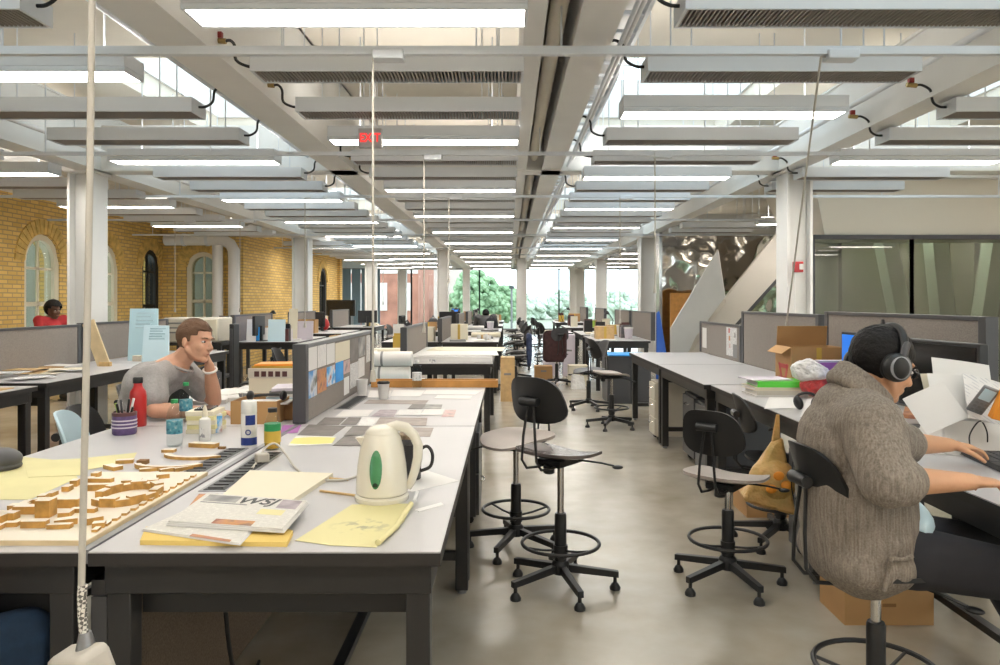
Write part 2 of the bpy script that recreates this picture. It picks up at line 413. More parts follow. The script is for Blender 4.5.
def hcol(x, y, w=.38, z1=ZB, h=None):
    mb = MB(); h = h or w/2; g = w/2
    mb.b(x-h, x-h+.03, y-g, y+g, 0, z1); mb.b(x+h-.03, x+h, y-g, y+g, 0, z1); mb.b(x-h+.03, x+h-.03, y-.06, y+.06, 0, z1)
    mb.b(x-h-.03, x+h+.03, y-g-.03, y+g+.03, z1-.03, z1)
    return struct(mb.build('column', 'column_paint', bev=.004))
hcol(-4.645, 8.16, .32, h=.135); hcol(3.145, 8.16, .33, h=.14)
for y in (16.4, 24.6, 31.8):
    for x in (-4.58, 3.06): hcol(x, y, .36)
for x, y in ((-1.82, 20.4), (.43, 24.6), (-1.82, 31.6), (.43+2.3, 31.6), (.46, 31.6)): hcol(x, y, .3)
# side and near walls
def wall_x(name, x, y0, y1, m, th=.3, z1=ZC, z0=0):
    return struct(MB().b(min(x, x+th), max(x, x+th), y0, y1, z0, z1).build(name, m))
# brick wall with arched openings -------------------------------------------
def arch_pts(w, z0, zs, n=10):
    """outline of an arched opening: width, sill, spring line (u, z)"""
    return [(-w/2, z0), (w/2, z0)] + [(w/2*cos(pi*k/n), zs+w/2*sin(pi*k/n)) for k in range(n+1)]
def arched_wall(name, length, openings, m, zt, th, place):
    """wall in (u, z) with arched openings built as strips; place maps (u, d, z) to world"""
    mb = MB(); xs = [0]
    cuts = []
    for (u, w, z0, zs) in openings:
        for k in range(11): cuts.append(u - w/2 + w*k/10)
    us = sorted(set([0, length] + [round(c, 5) for c in cuts]))
    def top(u, o): w = o[1]; d = max(0, (w/2)**2-(u-o[0])**2); return o[3]+math.sqrt(d)
    for a, b in zip(us, us[1:]):
        mid = (a+b)/2; o = next((o for o in openings if abs(mid-o[0]) < o[1]/2), None)
        def q(lo_a, lo_b, hi_a, hi_b):
            vs = [place(a,0,lo_a), place(b,0,lo_b), place(b,0,hi_b), place(a,0,hi_a), place(a,th,lo_a), place(b,th,lo_b), place(b,th,hi_b), place(a,th,hi_a)]
            mb.add(vs, [(0,1,2,3), (7,6,5,4), (0,4,5,1), (3,2,6,7), (0,3,7,4), (1,5,6,2)])
        if o is None: q(0, 0, zt, zt)
        else: q(0, 0, o[2], o[2]); q(top(a, o), top(b, o), zt, zt)
    return struct(mb.build(name, m, flat=True))
NW = [0]
def arched_window(u, w, z0, zs, place, th, dark=False):
    NW[0] += 1
    ww = struct(thing(f'window_{NW[0]}', None, None))
    def loop(sc, d0, ww_): 
        return [place(u+p[0], d0, p[1]) for p in arch_pts(ww_, z0+sc, zs)]
    mb = MB(); n = 12; fw = .09
    out = arch_pts(w, z0, zs); inn = arch_pts(w-2*fw, z0+fw, zs); L = len(out)
    vs = [place(u+p[0], .015, p[1]) for p in out]+[place(u+p[0], .03, p[1]) for p in inn]+[place(u+p[0], .2, p[1]) for p in out]+[place(u+p[0], .2, p[1]) for p in inn]
    fs = []
    for i in range(L):
        j = (i+1) % L
        fs += [(i, j, L+j, L+i), (2*L+j, 2*L+i, 3*L+i, 3*L+j), (L+i, L+j, 3*L+j, 3*L+i), (i, 2*L+i, 2*L+j, j)]
    mb.add(vs, fs); fm = 'black' if dark else 'white'
    mb.build('window_frame', 'edge' if dark else 'paper_cream', ww)
    mb = MB(); r = w/2-fw/2
    def bar(u0, u1, za, zb):
        vs = [place(u+a, d, z) for d in (.07, .11) for z in (za, zb) for a in (u0, u1)]
        mb.add(vs, [(0,1,3,2), (4,6,7,5), (0,4,5,1), (2,3,7,6), (0,2,6,4), (1,5,7,3)])
    bar(-.02, .02, z0+fw, zs+r)
    for z, t in ((z0+(zs-z0)*.5, .035), (zs-.1, .02)): bar(-r, r, z-t, z+t)
    mb.build('sash', 'edge' if dark else 'paper_cream', ww)
    MB().prism([place(u+p[0], .09, p[1]) for p in inn], Vector(place(0,.095,0))-Vector(place(0,.09,0))).build('pane', 'old_pane', ww)
    # arch of upright bricks
    mb = MB(); n = 18; r0, r1 = w/2+.01, w/2+.24
    for k in range(n):
        a0, a1 = pi*(k+.08)/n, pi*(k+.92)/n
        ps = [(r0*cos(a0), r0*sin(a0)), (r1*cos(a0), r1*sin(a0)), (r1*cos(a1), r1*sin(a1)), (r0*cos(a1), r0*sin(a1))]
        mb.prism([place(u+p[0], -.025, zs+p[1]) for p in ps], Vector(place(0,.03,0))-Vector(place(0,0,0)))
    mb.build('brick_arch', 'brick_plain', ww)
    MB().prism([place(u+s*(w/2+.08), d, z0-.06) for s, d in ((-1,-.06),(1,-.06),(1,.1),(-1,.1))], (0,0,.06)).build('sill', 'paper_cream', ww)
mat('brick_plain', (.66,.45,.14), .85, noise=(9, .25))
plA = lambda u, d, z: (X0+.1-d, -4+u, z)
OA = [(8.0, .9, .7, 2.03), (15.9, .9, .7, 2.04), (17.75, .9, .7, 2.03), (19.5, .72, .5, 2.13)]
ZT = 3.05
arched_wall('wall_left', 20.0, OA, 'brick', ZT, .35, plA)
for i, o in enumerate(OA): arched_window(*o, plA, .35, i == 3)
struct(MB().b(X0-.25, X0+.1, -4, 16, ZT, ZC).build('wall_left', 'slab_paint'))
plB = lambda u, d, z: (X0+.1+u, 16+d, z)
OB = [(.88, .70, .7, 2.13)]
arched_wall('wall_back', 1.75, OB, 'brick', ZT, .35, plB)
for o in OB: arched_window(*o, plB, .35)
struct(MB().b(X0+.1, X0+1.85, 16, 16.35, ZT, ZC).build('wall_back', 'slab_paint'))
plC = lambda u, d, z: (X0+1.85-d, 16.35+u, z)
OC = [(4.25, .8, .6, 2.0), (6.55, .9, .1, 2.0)]
arched_wall('wall_left', 8.45, OC, 'brick', ZT, .35, plC)
for o in OC: arched_window(*o, plC, .35, True)
struct(MB().b(X0+1.5, X0+1.85, 16.35, 24.8, ZT, ZC).build('wall_left', 'slab_paint'))
struct(MB().b(X0+.8, X0+1.95, 24.8, 25.1, 0, ZC).build('wall_left', 'brick'))
wall_x('wall_left', X0-.2, 25.1, YF, 'slab_paint', .2)
wall_x('wall_right', X1, YN, YF, 'slab_paint', .2)
mat('court', (.34,.36,.31), .9, noise=(.8, .3))
struct(MB().b(X0-2.4, X0-2.2, -5, 33, -.2, 4.5).build('wall_outside', 'court'))
struct(MB().b(X0-2.2, X0+1.4, 17.6, 17.8, -.2, 4.5).build('wall_outside', 'court'))
# window walls -------------------------------------------------------------
def curtain(y, xs, z0, z1, first, m='rail_grey'):
    for i, (a, b) in enumerate(zip(xs, xs[1:])):
        w = struct(thing(f'window_{first+i}', None, None, ((a+b)/2, y, 0))); h = (b-a)/2
        mb = MB()
        for s in (-1, 1): mb.b(s*h-.03, s*h+.03, -.06, .06, z0, z1)
        mb.b(-h, h, -.06, .06, z0, z0+.06); mb.b(-h, h, -.06, .06, z1-.06, z1)
        mb.build('window_frame', m, w); MB().b(-h+.03, h-.03, -.006, .006, z0+.06, z1-.06).build('pane', 'pane', w)
curtain(YF, [-7.6, -5.9, -4.3, -2.9, -1.3, .45, 2.2, 4.0, 5.8, 7.6, 9.5], .15, ZB+.02, 10)
struct(MB().b(X0, X1, YF-.1, YF+.1, ZB+.02, ZC).build('wall_front', 'beam_paint'))
struct(MB().b(X0, X1, YF-.1, YF+.1, 0, .15).build('wall_front', 'beam_paint'))
curtain(YN, [-7.6, -5.2], .6, 2.9, 50); curtain(YN, [4.4, 6.8, 9.5], .6, 2.9, 52)
struct(MB().b(-5.2, 4.4, YN-.1, YN+.1, .6, 2.9).build('wall_near', 'slab_paint'))
struct(MB().b(X0, X1, YN-.1, YN+.1, 2.9, ZC).build('wall_near', 'slab_paint'))
struct(MB().b(X0, X1, YN-.1, YN+.1, 0, .6).build('wall_near', 'slab_paint'))
# blue-grey blinds panel far left of the window wall
mat('blind_blue', (.20,.30,.38), .7)
mb = MB()
for k in range(4): mb.b(-7.2+k*.42, -6.82+k*.42, 31.9, 31.93, .2, 2.8)
tag(mb.build('roller_blind', 'blind_blue'), 'slate blue blinds hanging beside the far brick wall', 'blind', kind='thing')
# ------------------------------------------------------------------ lights and chilled panels hung between the beams
LEN = 1.55
def make_light():
    t = thing('ceiling_light', 'x', 'light', (0, 0, ZL), 0, 'linear ceiling lights')
    L = LEN/2
    mb = MB(); mb.b(-L, L, -.115, .115, .03, .115); mb.b(-L, L, -.115, -.10, 0, .03); mb.b(-L, L, .10, .115, 0, .03); mb.b(-L, -L+.015, -.1, .1, 0, .03); mb.b(L-.015, L, -.1, .1, 0, .03)
    mb.build('housing', 'panel_paint', t, bev=.004)
    MB().b(-L+.016, L-.016, -.099, .099, .004, .028).build('diffuser', 'lamp', t, flat=True)
    MB().b(-L+.05, L-.05, -.07, .07, .116, .122).build('ceiling_fill', 'fill_glow', t, flat=True)  # glowing top added to throw fill light onto the ceiling
    for s in (-1, 1): MB().tube([(s*.55, .09, .115), (s*.55, .09, ZC-ZL)], .006, 6).build('hanger_rod', 'panel_paint', t)
    return t
def make_panel():
    t = thing('ceiling_radiator', 'x', 'ceiling panel', (0, 0, ZL), 0, 'slatted ceiling panels')
    L = LEN/2
    mb = MB(); mb.b(-L, L, -.12, -.105, 0, .10); mb.b(-L, L, .105, .12, 0, .10); mb.b(-L, L, -.105, .105, .09, .10); mb.b(-L, -L+.015, -.105, .105, 0, .09); mb.b(L-.015, L, -.105, .105, 0, .09)
    mb.build('casing', 'panel_paint', t)
    mb = MB(); n = 74
    for k in range(n): x = -L+.02+(2*L-.04)*k/(n-1); mb.b(x-.004, x+.004, -.105, .105, .004, .05)
    mb.build('grille', 'fin', t, flat=True)
    MB().tube([(-L+.03, 0, .06), (L-.03, 0, .06)], .02, 8).build('water_pipe', 'fin', t)
    for s in (-.62, -.5, .5, .62): MB().tube([(s, 0, .10), (s, 0, ZC-ZL)], .005, 5).build('hanger_rod', 'panel_paint', t)
    return t
def hose_part(t, s):
    L = LEN/2*s
    MB().tube(cr([(L*.99, 0, .06), (L+.05*s, -.01, .06), (L+.11*s, -.03, .09), (L+.12*s, -.02, .17), (L+.16*s, .02, .22), (L+.2*s, .03, .22)], 4), .009, 7).build('flexible_hose', 'rubber', t)
    v = MB().tube([(L+.19*s, .03, .22), (L+.26*s, .03, .225)], .017, 8).build('valve', 'brass', t)
    MB().box((L+.23*s, .03, .255), (.035, .03, .035)).build('valve_handle', 'red_valve', v)
light0, panel0 = make_light(), make_panel()
ph = {}
ph[1] = dup(panel0); hose_part(ph[1], 1); ph[-1] = dup(panel0); hose_part(ph[-1], -1)
KIDS.clear()
BAYS = [('brick wall', -5.45, 0, 2, -1), ('long table', -2.95, 2, 0, 1), ('kettle table', -.69, 0, 0, -1), ('main aisle', 1.56, 1, 0, -1), ('stair', 3.84, 2, 0, -1), ('near stair side', 6.3, 1, 0, -1), ('stair side wall', 8.5, 1, 0, -1)]
free = {'L': [light0], 'P0': [panel0], 'P1': [ph[1]], 'P-1': [ph[-1]]}
PROTO = {'L': light0, 'P0': panel0, 'P1': ph[1], 'P-1': ph[-1]}
def put(kind, loc, label, group):
    if free[kind]:
        o = free[kind].pop(); o.location = loc; o['label'] = label; o['group'] = group
        return o
    return dup(PROTO[kind], loc, None, label, group)
for name, xc, ph0, start, side in BAYS:
    nl = npn = 0; y = 3.41 if xc > -5 else 4.95
    if xc > 6: y = .74
    if xc > -5:
        for j, yb in enumerate((-2.2, .4) if xc < 6 else (-2.6, -.5)): put('L', (xc, yb, ZL), f'white ceiling light, {name} bay, added unseen over the camera, {ORD[j]} from the near wall', f'ceiling lights of the {name} bay')  # light rows carried on out of view, added to brighten the near area
    k = 0
    while y < 31:
        isl = (k+ph0) % 3 == 0
        if abs(y-8.2) < .3 or abs(y-16.4) < .3 or abs(y-24.6) < .3: pass
        vis = True
        pxr = CX+(xc+LEN/2)*F/y; pxl = CX+(xc-LEN/2)*F/y
        if pxr < -20 or pxl > 1020: vis = False
        if xc > 6: vis = y < 9.2 and (k % 3 == 2)
        elif xc > 3.5 and y > 9.2: vis = y > 16.8 or 13.2 < y < 14.6       # the stair well opens there
        if xc < -5 and 15.4 < y < 16.6: vis = False
        if xc < -5 and y > 16.6: vis = y < 31 and vis
        if xc < -5 and y > 14.9: xx = xc+.95
        else: xx = xc
        if vis:
            if isl or xc > 6:
                put('L', (xx, y, ZL), f'white ceiling light in the {name} bay, {ORD[nl]} from the front', f'ceiling lights of the {name} bay'); nl += 1
            else:
                kind = 'P0' if y > 9 else f'P{side}'
                put(kind, (xx, y, ZL), f'slatted grey ceiling panel in the {name} bay, {ORD[npn]} from the front', f'ceiling panels of the {name} bay'); npn += 1
        y += .89; k += 1
for k, (x, y) in enumerate(((5.0, 12.6), (6.7, 12.4), (8.4, 12.6), (6.9, 13.4), (8.5, 13.5))): put('L', (x, y, ZL), f'fill light added behind the dark glass wall, {ORD[k]} counted from the stair', 'added fill lights behind the dark glass')  # added out of sight behind the bulkhead to lighten the space beyond the glass
# rails that carry the cord boxes, conduits and ducts along the beams
def rail(y, n, z=2.72, x0=X0+.2, x1=X1-.1, r=.02):
    o = MB().b(x0, x1, y-r, y+r, z-r, z+r).build('ceiling_rail', 'panel_paint')
    mb = MB()
    for k in range(12): x = x0+.4+(x1-x0-.8)*k/11; mb.tube([(x, y, z+r), (x, y, ZC)], .006, 5)
    mb.build('hanger_rods', 'panel_paint', o)['kind'] = 'stuff'
    tag(o, f'square steel rail crossing under the ceiling, {n} from the front', 'rail', 'rails under the ceiling', 'thing')
for i, y in enumerate((3.85, 6.53, 9.2, 11.87, 14.54, 18.1, 20.77)): rail(y, ORD[i], r=.021 if i == 0 else .016)
def conduit(x, z, r, m, label, y0=YN+.2, y1=YF-.3, name='ceiling_pipe'):
    return tag(MB().tube([(x, y0, z), (x, y1, z)], r, 10).build(name, m), label, 'pipe', 'pipes along the beams', 'thing')
for x, z, r, m, l in ((-2.10, 3.05, .035, 'panel_paint', 'thick grey pipe along the beam over the long tables, nearest the beam'), (-2.2, 3.0, .016, 'panel_paint', 'thin grey conduit under the thick pipe over the long tables'),
                      (-2.26, 3.10, .018, 'panel_paint', 'thin conduit outermost of the pipes over the long tables'), (-2.04, 2.93, .014, 'white', 'thin white conduit lowest of the pipes over the long tables'),
                      (.27, 3.0, .05, 'slab_paint', 'grey pipe lying in the slot between the twin middle beams'), (.70, 2.98, .018, 'white', 'white conduit along the middle beam on the aisle side'),
                      (.64, 2.90, .014, 'panel_paint', 'thin grey conduit lowest along the middle beam'), (2.84, 3.04, .022, 'panel_paint', 'grey conduit hugging the beam over the stair side columns'),
                      (-4.32, 3.0, .025, 'white', 'white pipe along the beam above the brick side columns')):
    conduit(x, z, r, m, l)
# ladder-like cable tray beside the middle beam over the aisle
t = thing('cable_tray', 'white ladder cable tray beside the middle beam over the aisle', 'cable tray', (.70, 0, 3.08))
for s in (-.10, .10): MB().b(s-.012, s+.012, 3.0, 31, 0, .06).build('side_rail', 'panel_paint', t)
mb = MB()
for k in range(90): mb.b(-.09, .09, 3.1+k*.3, 3.13+k*.3, .01, .03)
mb.build('rungs', 'panel_paint', t)['kind'] = 'stuff'
for s in (0,): 
    mb = MB()
    for yy in (3.4, 7.4, 9.6, 13.1, 15, 17.2, 22, 25.4, 28):
        for s in (-.10, .10): mb.tube([(s, yy, .06), (s, yy, ZC-3.08)], .006, 5)
    mb.build('hanger_rods', 'panel_paint', t)['kind'] = 'stuff'
# white sheet metal duct boxes above the aisle
for i, (y0, y1) in enumerate(((4.2, 6.9), (10.2, 12.6), (18.6, 21))):
    t = thing('air_duct', f'white rectangular air duct beside the middle beam, {ORD[i]} from the front', 'duct', (.70, (y0+y1)/2, 3.38), 0, 'air ducts above the aisle')
    h = (y1-y0)/2; MB().b(-.1, .1, -h, h, -.1, .1).build('duct_body', 'white', t, bev=.01)
    for s in (-1, 0, 1): MB().b(-.115, .115, s*h-.02, s*h+.02, -.115, .115).build('flange', 'panel_paint', t)
    for s in (-1, 1): MB().b(-.1, -.07, s*h*.7-.01, s*h*.7+.01, .1, ZC-3.38).build('hanger_strap', 'panel_paint', t)
# exit sign
c = at(370.5, 138.5, 5.55)
t = thing('exit_sign', 'grey exit sign with red lettering hung under the ceiling over the desks', 'sign', c)
MB().box((0, 0, 0), (.175, .05, .145)).build('sign_housing', 'sign_grey', t, bev=.006)
mat('exit_red', (1.0, .03, .03), .5, emit=1.6)
lettering('lettering', 'EXIT', .092, 'exit_red', t, (0, -.027, -.002), (pi/2, 0, 0), .001, .0012, .82)
for s in (-.05, .05): MB().tube([(s, 0, .07), (s, 0, ZC-c.z)], .005, 6).build('hanger_rod', 'panel_paint', t)
# hanging power cords with their ceiling boxes
def power_cord(px, y, ztop, zbot, label, boxpx=None, end=None, r=.006):
    x = (px-CX)*y/F
    t = thing('hanging_cord', label, 'power cord', (x, y, 0), 0, 'power cords hanging from the ceiling')
    e = Vector(end)-Vector((x, y, 0)) if end else Vector((0, 0, zbot))
    MB().tube([(0, 0, ztop), (e.x*.5, e.y*.5, (ztop+e.z)/2), tuple(e)], r, 8).build('cable', 'cord', t)
    if boxpx is not None:
        bx = (boxpx-CX)*y/F-x
        MB().box((bx, 0, ztop+.005), (.16, .09, .05)).build('ceiling_box', 'panel_paint', t, bev=.006)
        MB().tube([(bx-.06, 0, ztop), (0, 0, ztop)], r, 6).build('cable_link', 'cord', t)
    MB().tube([tuple(e), (e.x, e.y, e.z-.06)], [.012, .017], 10).build('socket', 'cord', t)
power_cord(373, 3.85, 2.69, 1.06, 'pale cord hanging straight down past the pinned-up divider', 389)
power_cord(424, 6.53, 2.68, 1.2, 'pale cord hanging above the tables behind the kettle table', 433)
power_cord(821, 3.85, 2.69, 0, 'pale cord slanting down onto the desk by the cardboard box', 841, (2.24, 6.1, .87))
power_cord(175, 11.87, 2.7, 1.3, 'pale cord hanging before the arched window by the white duct', 190)
power_cord(240, 11.87, 2.7, 1.3, 'pale cord hanging before the brick corner by the white duct', 250)
power_cord(305, 9.2, 2.7, 1.15, 'pale cord hanging beside the white column behind the printer', 318)
power_cord(449, 9.2, 2.7, 1.7, 'short pale cord hanging under the lamp row above the middle tables', 456)
power_cord(620, 9.2, 2.7, 1.2, 'pale cord hanging over the far end of the aisle desks', 626)
power_cord(655, 6.53, 2.7, 1.55, 'pale cord hanging in front of the column by the steel wall', 663)
power_cord(383, 14.54, 2.7, 1.4, 'pale cord hanging in front of the far brick building window', 390)
# the near cord with braided sleeve and outlet box
t = thing('hanging_cord', 'near white cord with braided sleeve ending in a white outlet box', 'power cord', (0, 0, 0), 0, 'power cords hanging from the ceiling')
D = 1.3
pts = [at(93, -60, D), at(92, 0, D), at(89.5, 200, D), at(85, 430, D), at(82, 560, D), at(81.5, 600, D), at(83, 625, D), at(85.5, 640, D)]
MB().tube(cr(pts[:6]), .0058, 12).build('cable', 'cord', t)
m = mat('braid', (.62,.6,.55), .6); nt = m.node_tree
ck = nt.nodes.new('ShaderNodeTexChecker'); ck.inputs['Scale'].default_value = 170; ck.inputs[1].default_value = (.66,.63,.57,1); ck.inputs[2].default_value = (.12,.11,.1,1)
tc = nt.nodes.new('ShaderNodeTexCoord'); mp = nt.nodes.new('ShaderNodeMapping'); mp.inputs['Rotation'].default_value = (.6,.785,.6)
nt.links.new(tc.outputs['Object'], mp.inputs[0]); nt.links.new(mp.outputs[0], ck.inputs[0]); nt.links.new(ck.outputs[0], nt.nodes['Principled BSDF'].inputs['Base Color'])
MB().tube(cr([at(82.6, 585, D), at(82, 600, D), at(83, 625, D), at(85.2, 638, D)]), .0078, 14).build('braided_sleeve', 'braid', t)
MB().tube([at(85, 632, D), at(86, 648, D)], [.010, .017], 14).build('strain_relief', 'rail_grey', t)
bx = MB().box((0, 0, 0), (.105, .062, .085)).build('outlet_box', 'cord', t, at(84, 672, D), bev=.014, rot=(R(12), R(-14), R(-28)))
for s in (-.025, .025): MB().box((s, -.032, .0), (.026, .004, .034)).build('socket', 'mid_grey', bx)
# white ducts on the brick wall
t = thing('wall_duct', 'white round duct running along and down the brick wall', 'duct', (0, 15.72, 0))
MB().tube([(-7.3, .0, 2.72), (-6.2, 0, 2.72), (-6.05, 0, 2.70), (-5.92, 0, 2.63), (-5.85, 0, 2.5), (-5.84, 0, 2.3), (-5.84, 0, .0)], .12, 16).build('duct_run', 'white', t)
MB().tube([(-6.17, -.05, 2.6), (-6.17, -.05, 0)], .11, 16).build('down_pipe', 'white', t)
for x in (-6.9, -6.4): MB().tube([(x-.03, 0, 2.72), (x+.03, 0, 2.72)], .135, 16).build('joint_band', 'panel_paint', t)
# fire alarm on the column
t = thing('fire_alarm', 'red fire alarm with a pale strobe on the white column', 'alarm', at(797, 267, 7.97))
MB().box((0, -.025, 0), (.105, .05, .115)).build('alarm_body', 'red', t, bev=.008)
MB().box((.025, -.055, 0), (.04, .02, .06)).build('strobe', 'white', t, bev=.006)
MB().tube([(-.03, -.012, -.05), (-.03, -.012, -1.2)], .008, 8).build('conduit', 'white', t)
# ------------------------------------------------------------------ tables
def table(x0, x1, y0, y1, label, group, slots=(), zt=TZ, name='work_table', far=False, bar=False):
    cx, cy = (x0+x1)/2, (y0+y1)/2; w, l = (x1-x0)/2, (y1-y0)/2
    t = thing(name, label, 'table', (cx, cy, 0), 0, group)
    tp = MB().b(-w, w, -l, l, zt-.004, zt).build('tabletop', 'laminate', t)
    MB().b(-w-.001, w+.001, -l-.001, l+.001, zt-.036, zt-.0041).build('edge_band', 'edge', t)
    mb = MB(); a = .025; z0, z1 = zt-.115, zt-.037
    mb.b(-w+a, w-a, -l+a, -l+a+.04, z0, z1); mb.b(-w+a, w-a, l-a-.04, l-a, z0, z1); mb.b(-w+a, -w+a+.04, -l+a+.04, l-a-.04, z0, z1); mb.b(w-a-.04, w-a, -l+a+.04, l-a-.04, z0, z1)
    mb.build('apron', 'steel', t, bev=.003)
    if not far:
        MB().b(-w+.09, w-.09, -l+.09, -l+.11, zt-.187, zt-.115).build('crossbar', 'steel_black', t)
    for sx in (-1, 1):
        for sy in (-1, 1):
            X, Y = sx*(w-a-.034), sy*(l-a-.034)
            lg = MB().b(X-.03, X+.03, Y-.03, Y+.03, .02, zt-.037).build('leg', 'steel', t, bev=.003)
            if not far: MB().lathe([(.022, 0), (.022, .012), (.01, .022)], (X, Y, 0), 10).build('levelling_foot', 'rail_grey', lg)
    if bar: MB().b(-.02, .02, -l+.06, l-.06, .10, .13).build('stretcher', 'steel_black', t)
    if not far:
        MB().b(-w+.06, w-.06, l-.075, l-.035, .16, .20).build('stretcher', 'steel', t)
    for (sx0, sx1, sy0, sy1) in slots:
        MB().b(sx0-cx-.012, sx1-cx+.012, sy0-cy-.012, sy1-cy+.012, zt, zt+.002).build('cable_slot_rim', 'rail_grey', t)
        s = MB().b(sx0-cx, sx1-cx, sy0-cy, sy1-cy, zt+.001, zt+.0035).build('cable_slot', 'black', t)
        mb = MB(); n = int((sy1-sy0)/.045)
        for k in range(n): y = sy0-cy+.02+(sy1-sy0-.04)*k/max(1, n-1); mb.b(sx0-cx+.01, sx1-cx-.01, y-.006, y+.006, zt+.003, zt+.007)
        mb.build('slot_grille', 'dark_grey', s)['kind'] = 'stuff'
    return t
G1 = 'tables of the near double row'
table(-1.04, -.17, 1.83, 3.665, 'grey-topped table carrying the kettle and newspapers', G1, [(-1.0, -.93, 2.42, 3.02)], bar=True)
table(-1.04, -.17, 3.675, 5.45, 'grey-topped table covered in dark prints beside the pinned-up divider', G1, [(-.99, -.92, 4.25, 4.8)])
table(-1.935, -1.066, 1.83, 3.665, 'grey-topped table carrying the wooden site model', G1, [(-1.175, -1.105, 2.66, 3.1)])
table(-1.935, -1.066, 3.675, 5.45, 'cluttered table where the man in the grey t-shirt rests his elbow', G1)
o = MB().b(-1.064, -1.042, 1.83, 5.45, TZ-.03, TZ+.004).build('table_joint_strip', 'rail_grey'); tag(o, 'metal strip closing the joint between the two near table rows', 'strip')
# fabric panel hanging down under the joint
t = thing('privacy_panel', 'brown fabric panel hanging under the joint of the near tables', 'panel', (-1.053, 2.75, 0))
MB().b(-.02, .02, -.82, .82, .06, .66).build('fabric_sheet', 'fabric_brown', t); MB().b(-.025, .025, -.84, .84, .66, .70).build('top_rail', 'rail_dark', t)
for s in (-1, 1): MB().b(-.02, .02, s*.83-.02, s*.83+.02, 0, .66).build('post', 'rail_dark', t)
G2 = 'tables of the aisle side row'
table(1.45, 2.33, 7.24, 8.92, 'bare white table farthest along the aisle side row', G2)
table(1.45, 2.33, 5.5, 7.22, 'bare white table next to the pair of tall fabric dividers', G2)
table(1.49, 2.33, 3.66, 5.46, 'white table holding binders and a cardboard box', G2)
table(1.49, 2.33, 1.80, 3.64, 'white table where the man with headphones works', G2, bar=True)
G3 = 'tables of the row beside the brick wall'
table(-4.26, -3.44, 3.62, 5.40, 'wooden-look table end beside the dark drawer unit', G3)
table(-4.26, -3.50, 5.60, 7.40, 'white table strewn with papers before the long fabric divider', G3)
table(-4.26, -3.50, 7.42, 9.25, 'white table with pale blue foam boards standing on it', G3)
# ------------------------------------------------------------------ fabric dividers
def divider(x, y0, y1, z0, z1, label, group='fabric dividers', m='fabric', posts=True, cap='rail_dark', name='desk_divider', th=.05):
    l = (y1-y0)/2
    t = thing(name, label, 'divider', (x, (y0+y1)/2, 0), 0, group)
    MB().b(-th/2, th/2, -l, l, z0, z1-.015).build('fabric_sheet', m, t)
    MB().b(-th/2-.006, th/2+.006, -l, l, z1-.015, z1+.008).build('top_rail', cap, t, bev=.003)
    if posts:
        for s in (-1, 1): MB().b(-th/2-.008, th/2+.008, s*l-.03, s*l+.03, z0, z1+.008).build('end_post', 'rail_dark', t, bev=.004)
    return t
divider(-1.053, 3.74, 5.5, TZ+.005, 1.195, 'fabric divider with pinned drawings and colour photos between the near tables', cap='rail_grey')
divider(2.37, 7.5, 9.05, TZ, 1.165, 'low fabric divider with two pinned sheets beside the stair')
divider(2.37, 5.62, 7.42, TZ, 1.31, 'tall plain fabric divider behind the white binders')
divider(2.37, 3.66, 5.46, TZ, 1.335, 'wide brown fabric divider behind the man with headphones')
divider(-4.30, 4.0, 7.36, TZ, 1.18, 'long grey fabric divider behind the table strewn with papers')
divider(-4.30, 7.44, 9.25, TZ, 1.19, 'grey fabric divider behind the pale blue foam boards')
# ------------------------------------------------------------------ drawer units
def pedestal(x, y, w, d, h, rz, label, group='drawer units under the tables', m='pedestal', n=2):
    """front faces local -y"""
    t = thing('drawer_unit', label, 'drawer unit', (x, y, 0), rz, group)
    MB().b(-w/2, w/2, -d/2+.02, d/2, .05, h).build('body', m, t, bev=.004)
    hh = (h-.07)/n
    for k in range(n):
        z0 = .06+k*hh
        dr = MB().b(-w/2+.005, w/2-.005, -d/2, -d/2+.02, z0, z0+hh-.008).build('drawer', m, t, bev=.003)
        zc = z0+hh*.72
        MB().tube([(-.06, -d/2, zc), (-.055, -d/2-.022, zc-.008), (0, -d/2-.028, zc-.012), (.055, -d/2-.022, zc-.008), (.06, -d/2, zc)], .005, 6).build('handle', 'chrome', dr)
    for sx in (-1, 1):
        for sy in (-1, 1): MB().tube([(sx*(w/2-.05)-.014, sy*(d/2-.06), .025), (sx*(w/2-.05)+.014, sy*(d/2-.06), .025)], .025, 10).build('caster', 'black', t)
    return t
pedestal(1.86, 4.0, .40, .55, .61, -pi/2, 'dark drawer unit between the yellow bag and the headphone man')
pedestal(1.80, 5.86, .42, .55, .61, -pi/2, 'dark drawer unit behind the stool with the curved black back')
pedestal(1.86, 6.55, .42, .55, .60, -pi/2, 'dark drawer unit deep under the bare white tables')
pedestal(1.72, 7.62, .30, .5, .60, -pi/2, 'slim beige drawer unit under the farthest bare white table', m='beige_plastic', n=3)
pedestal(-3.77, 4.55, .44, .6, .62, pi/2, 'dark drawer unit with papers on it beside the wooden-look table end')
pedestal(-3.75, 8.75, .42, .55, .58, pi/2, 'dark drawer unit under the table with foam boards')
pedestal(-.34, 4.9, .42, .30, .60, pi/2, 'black drawer unit under the table of dark prints')
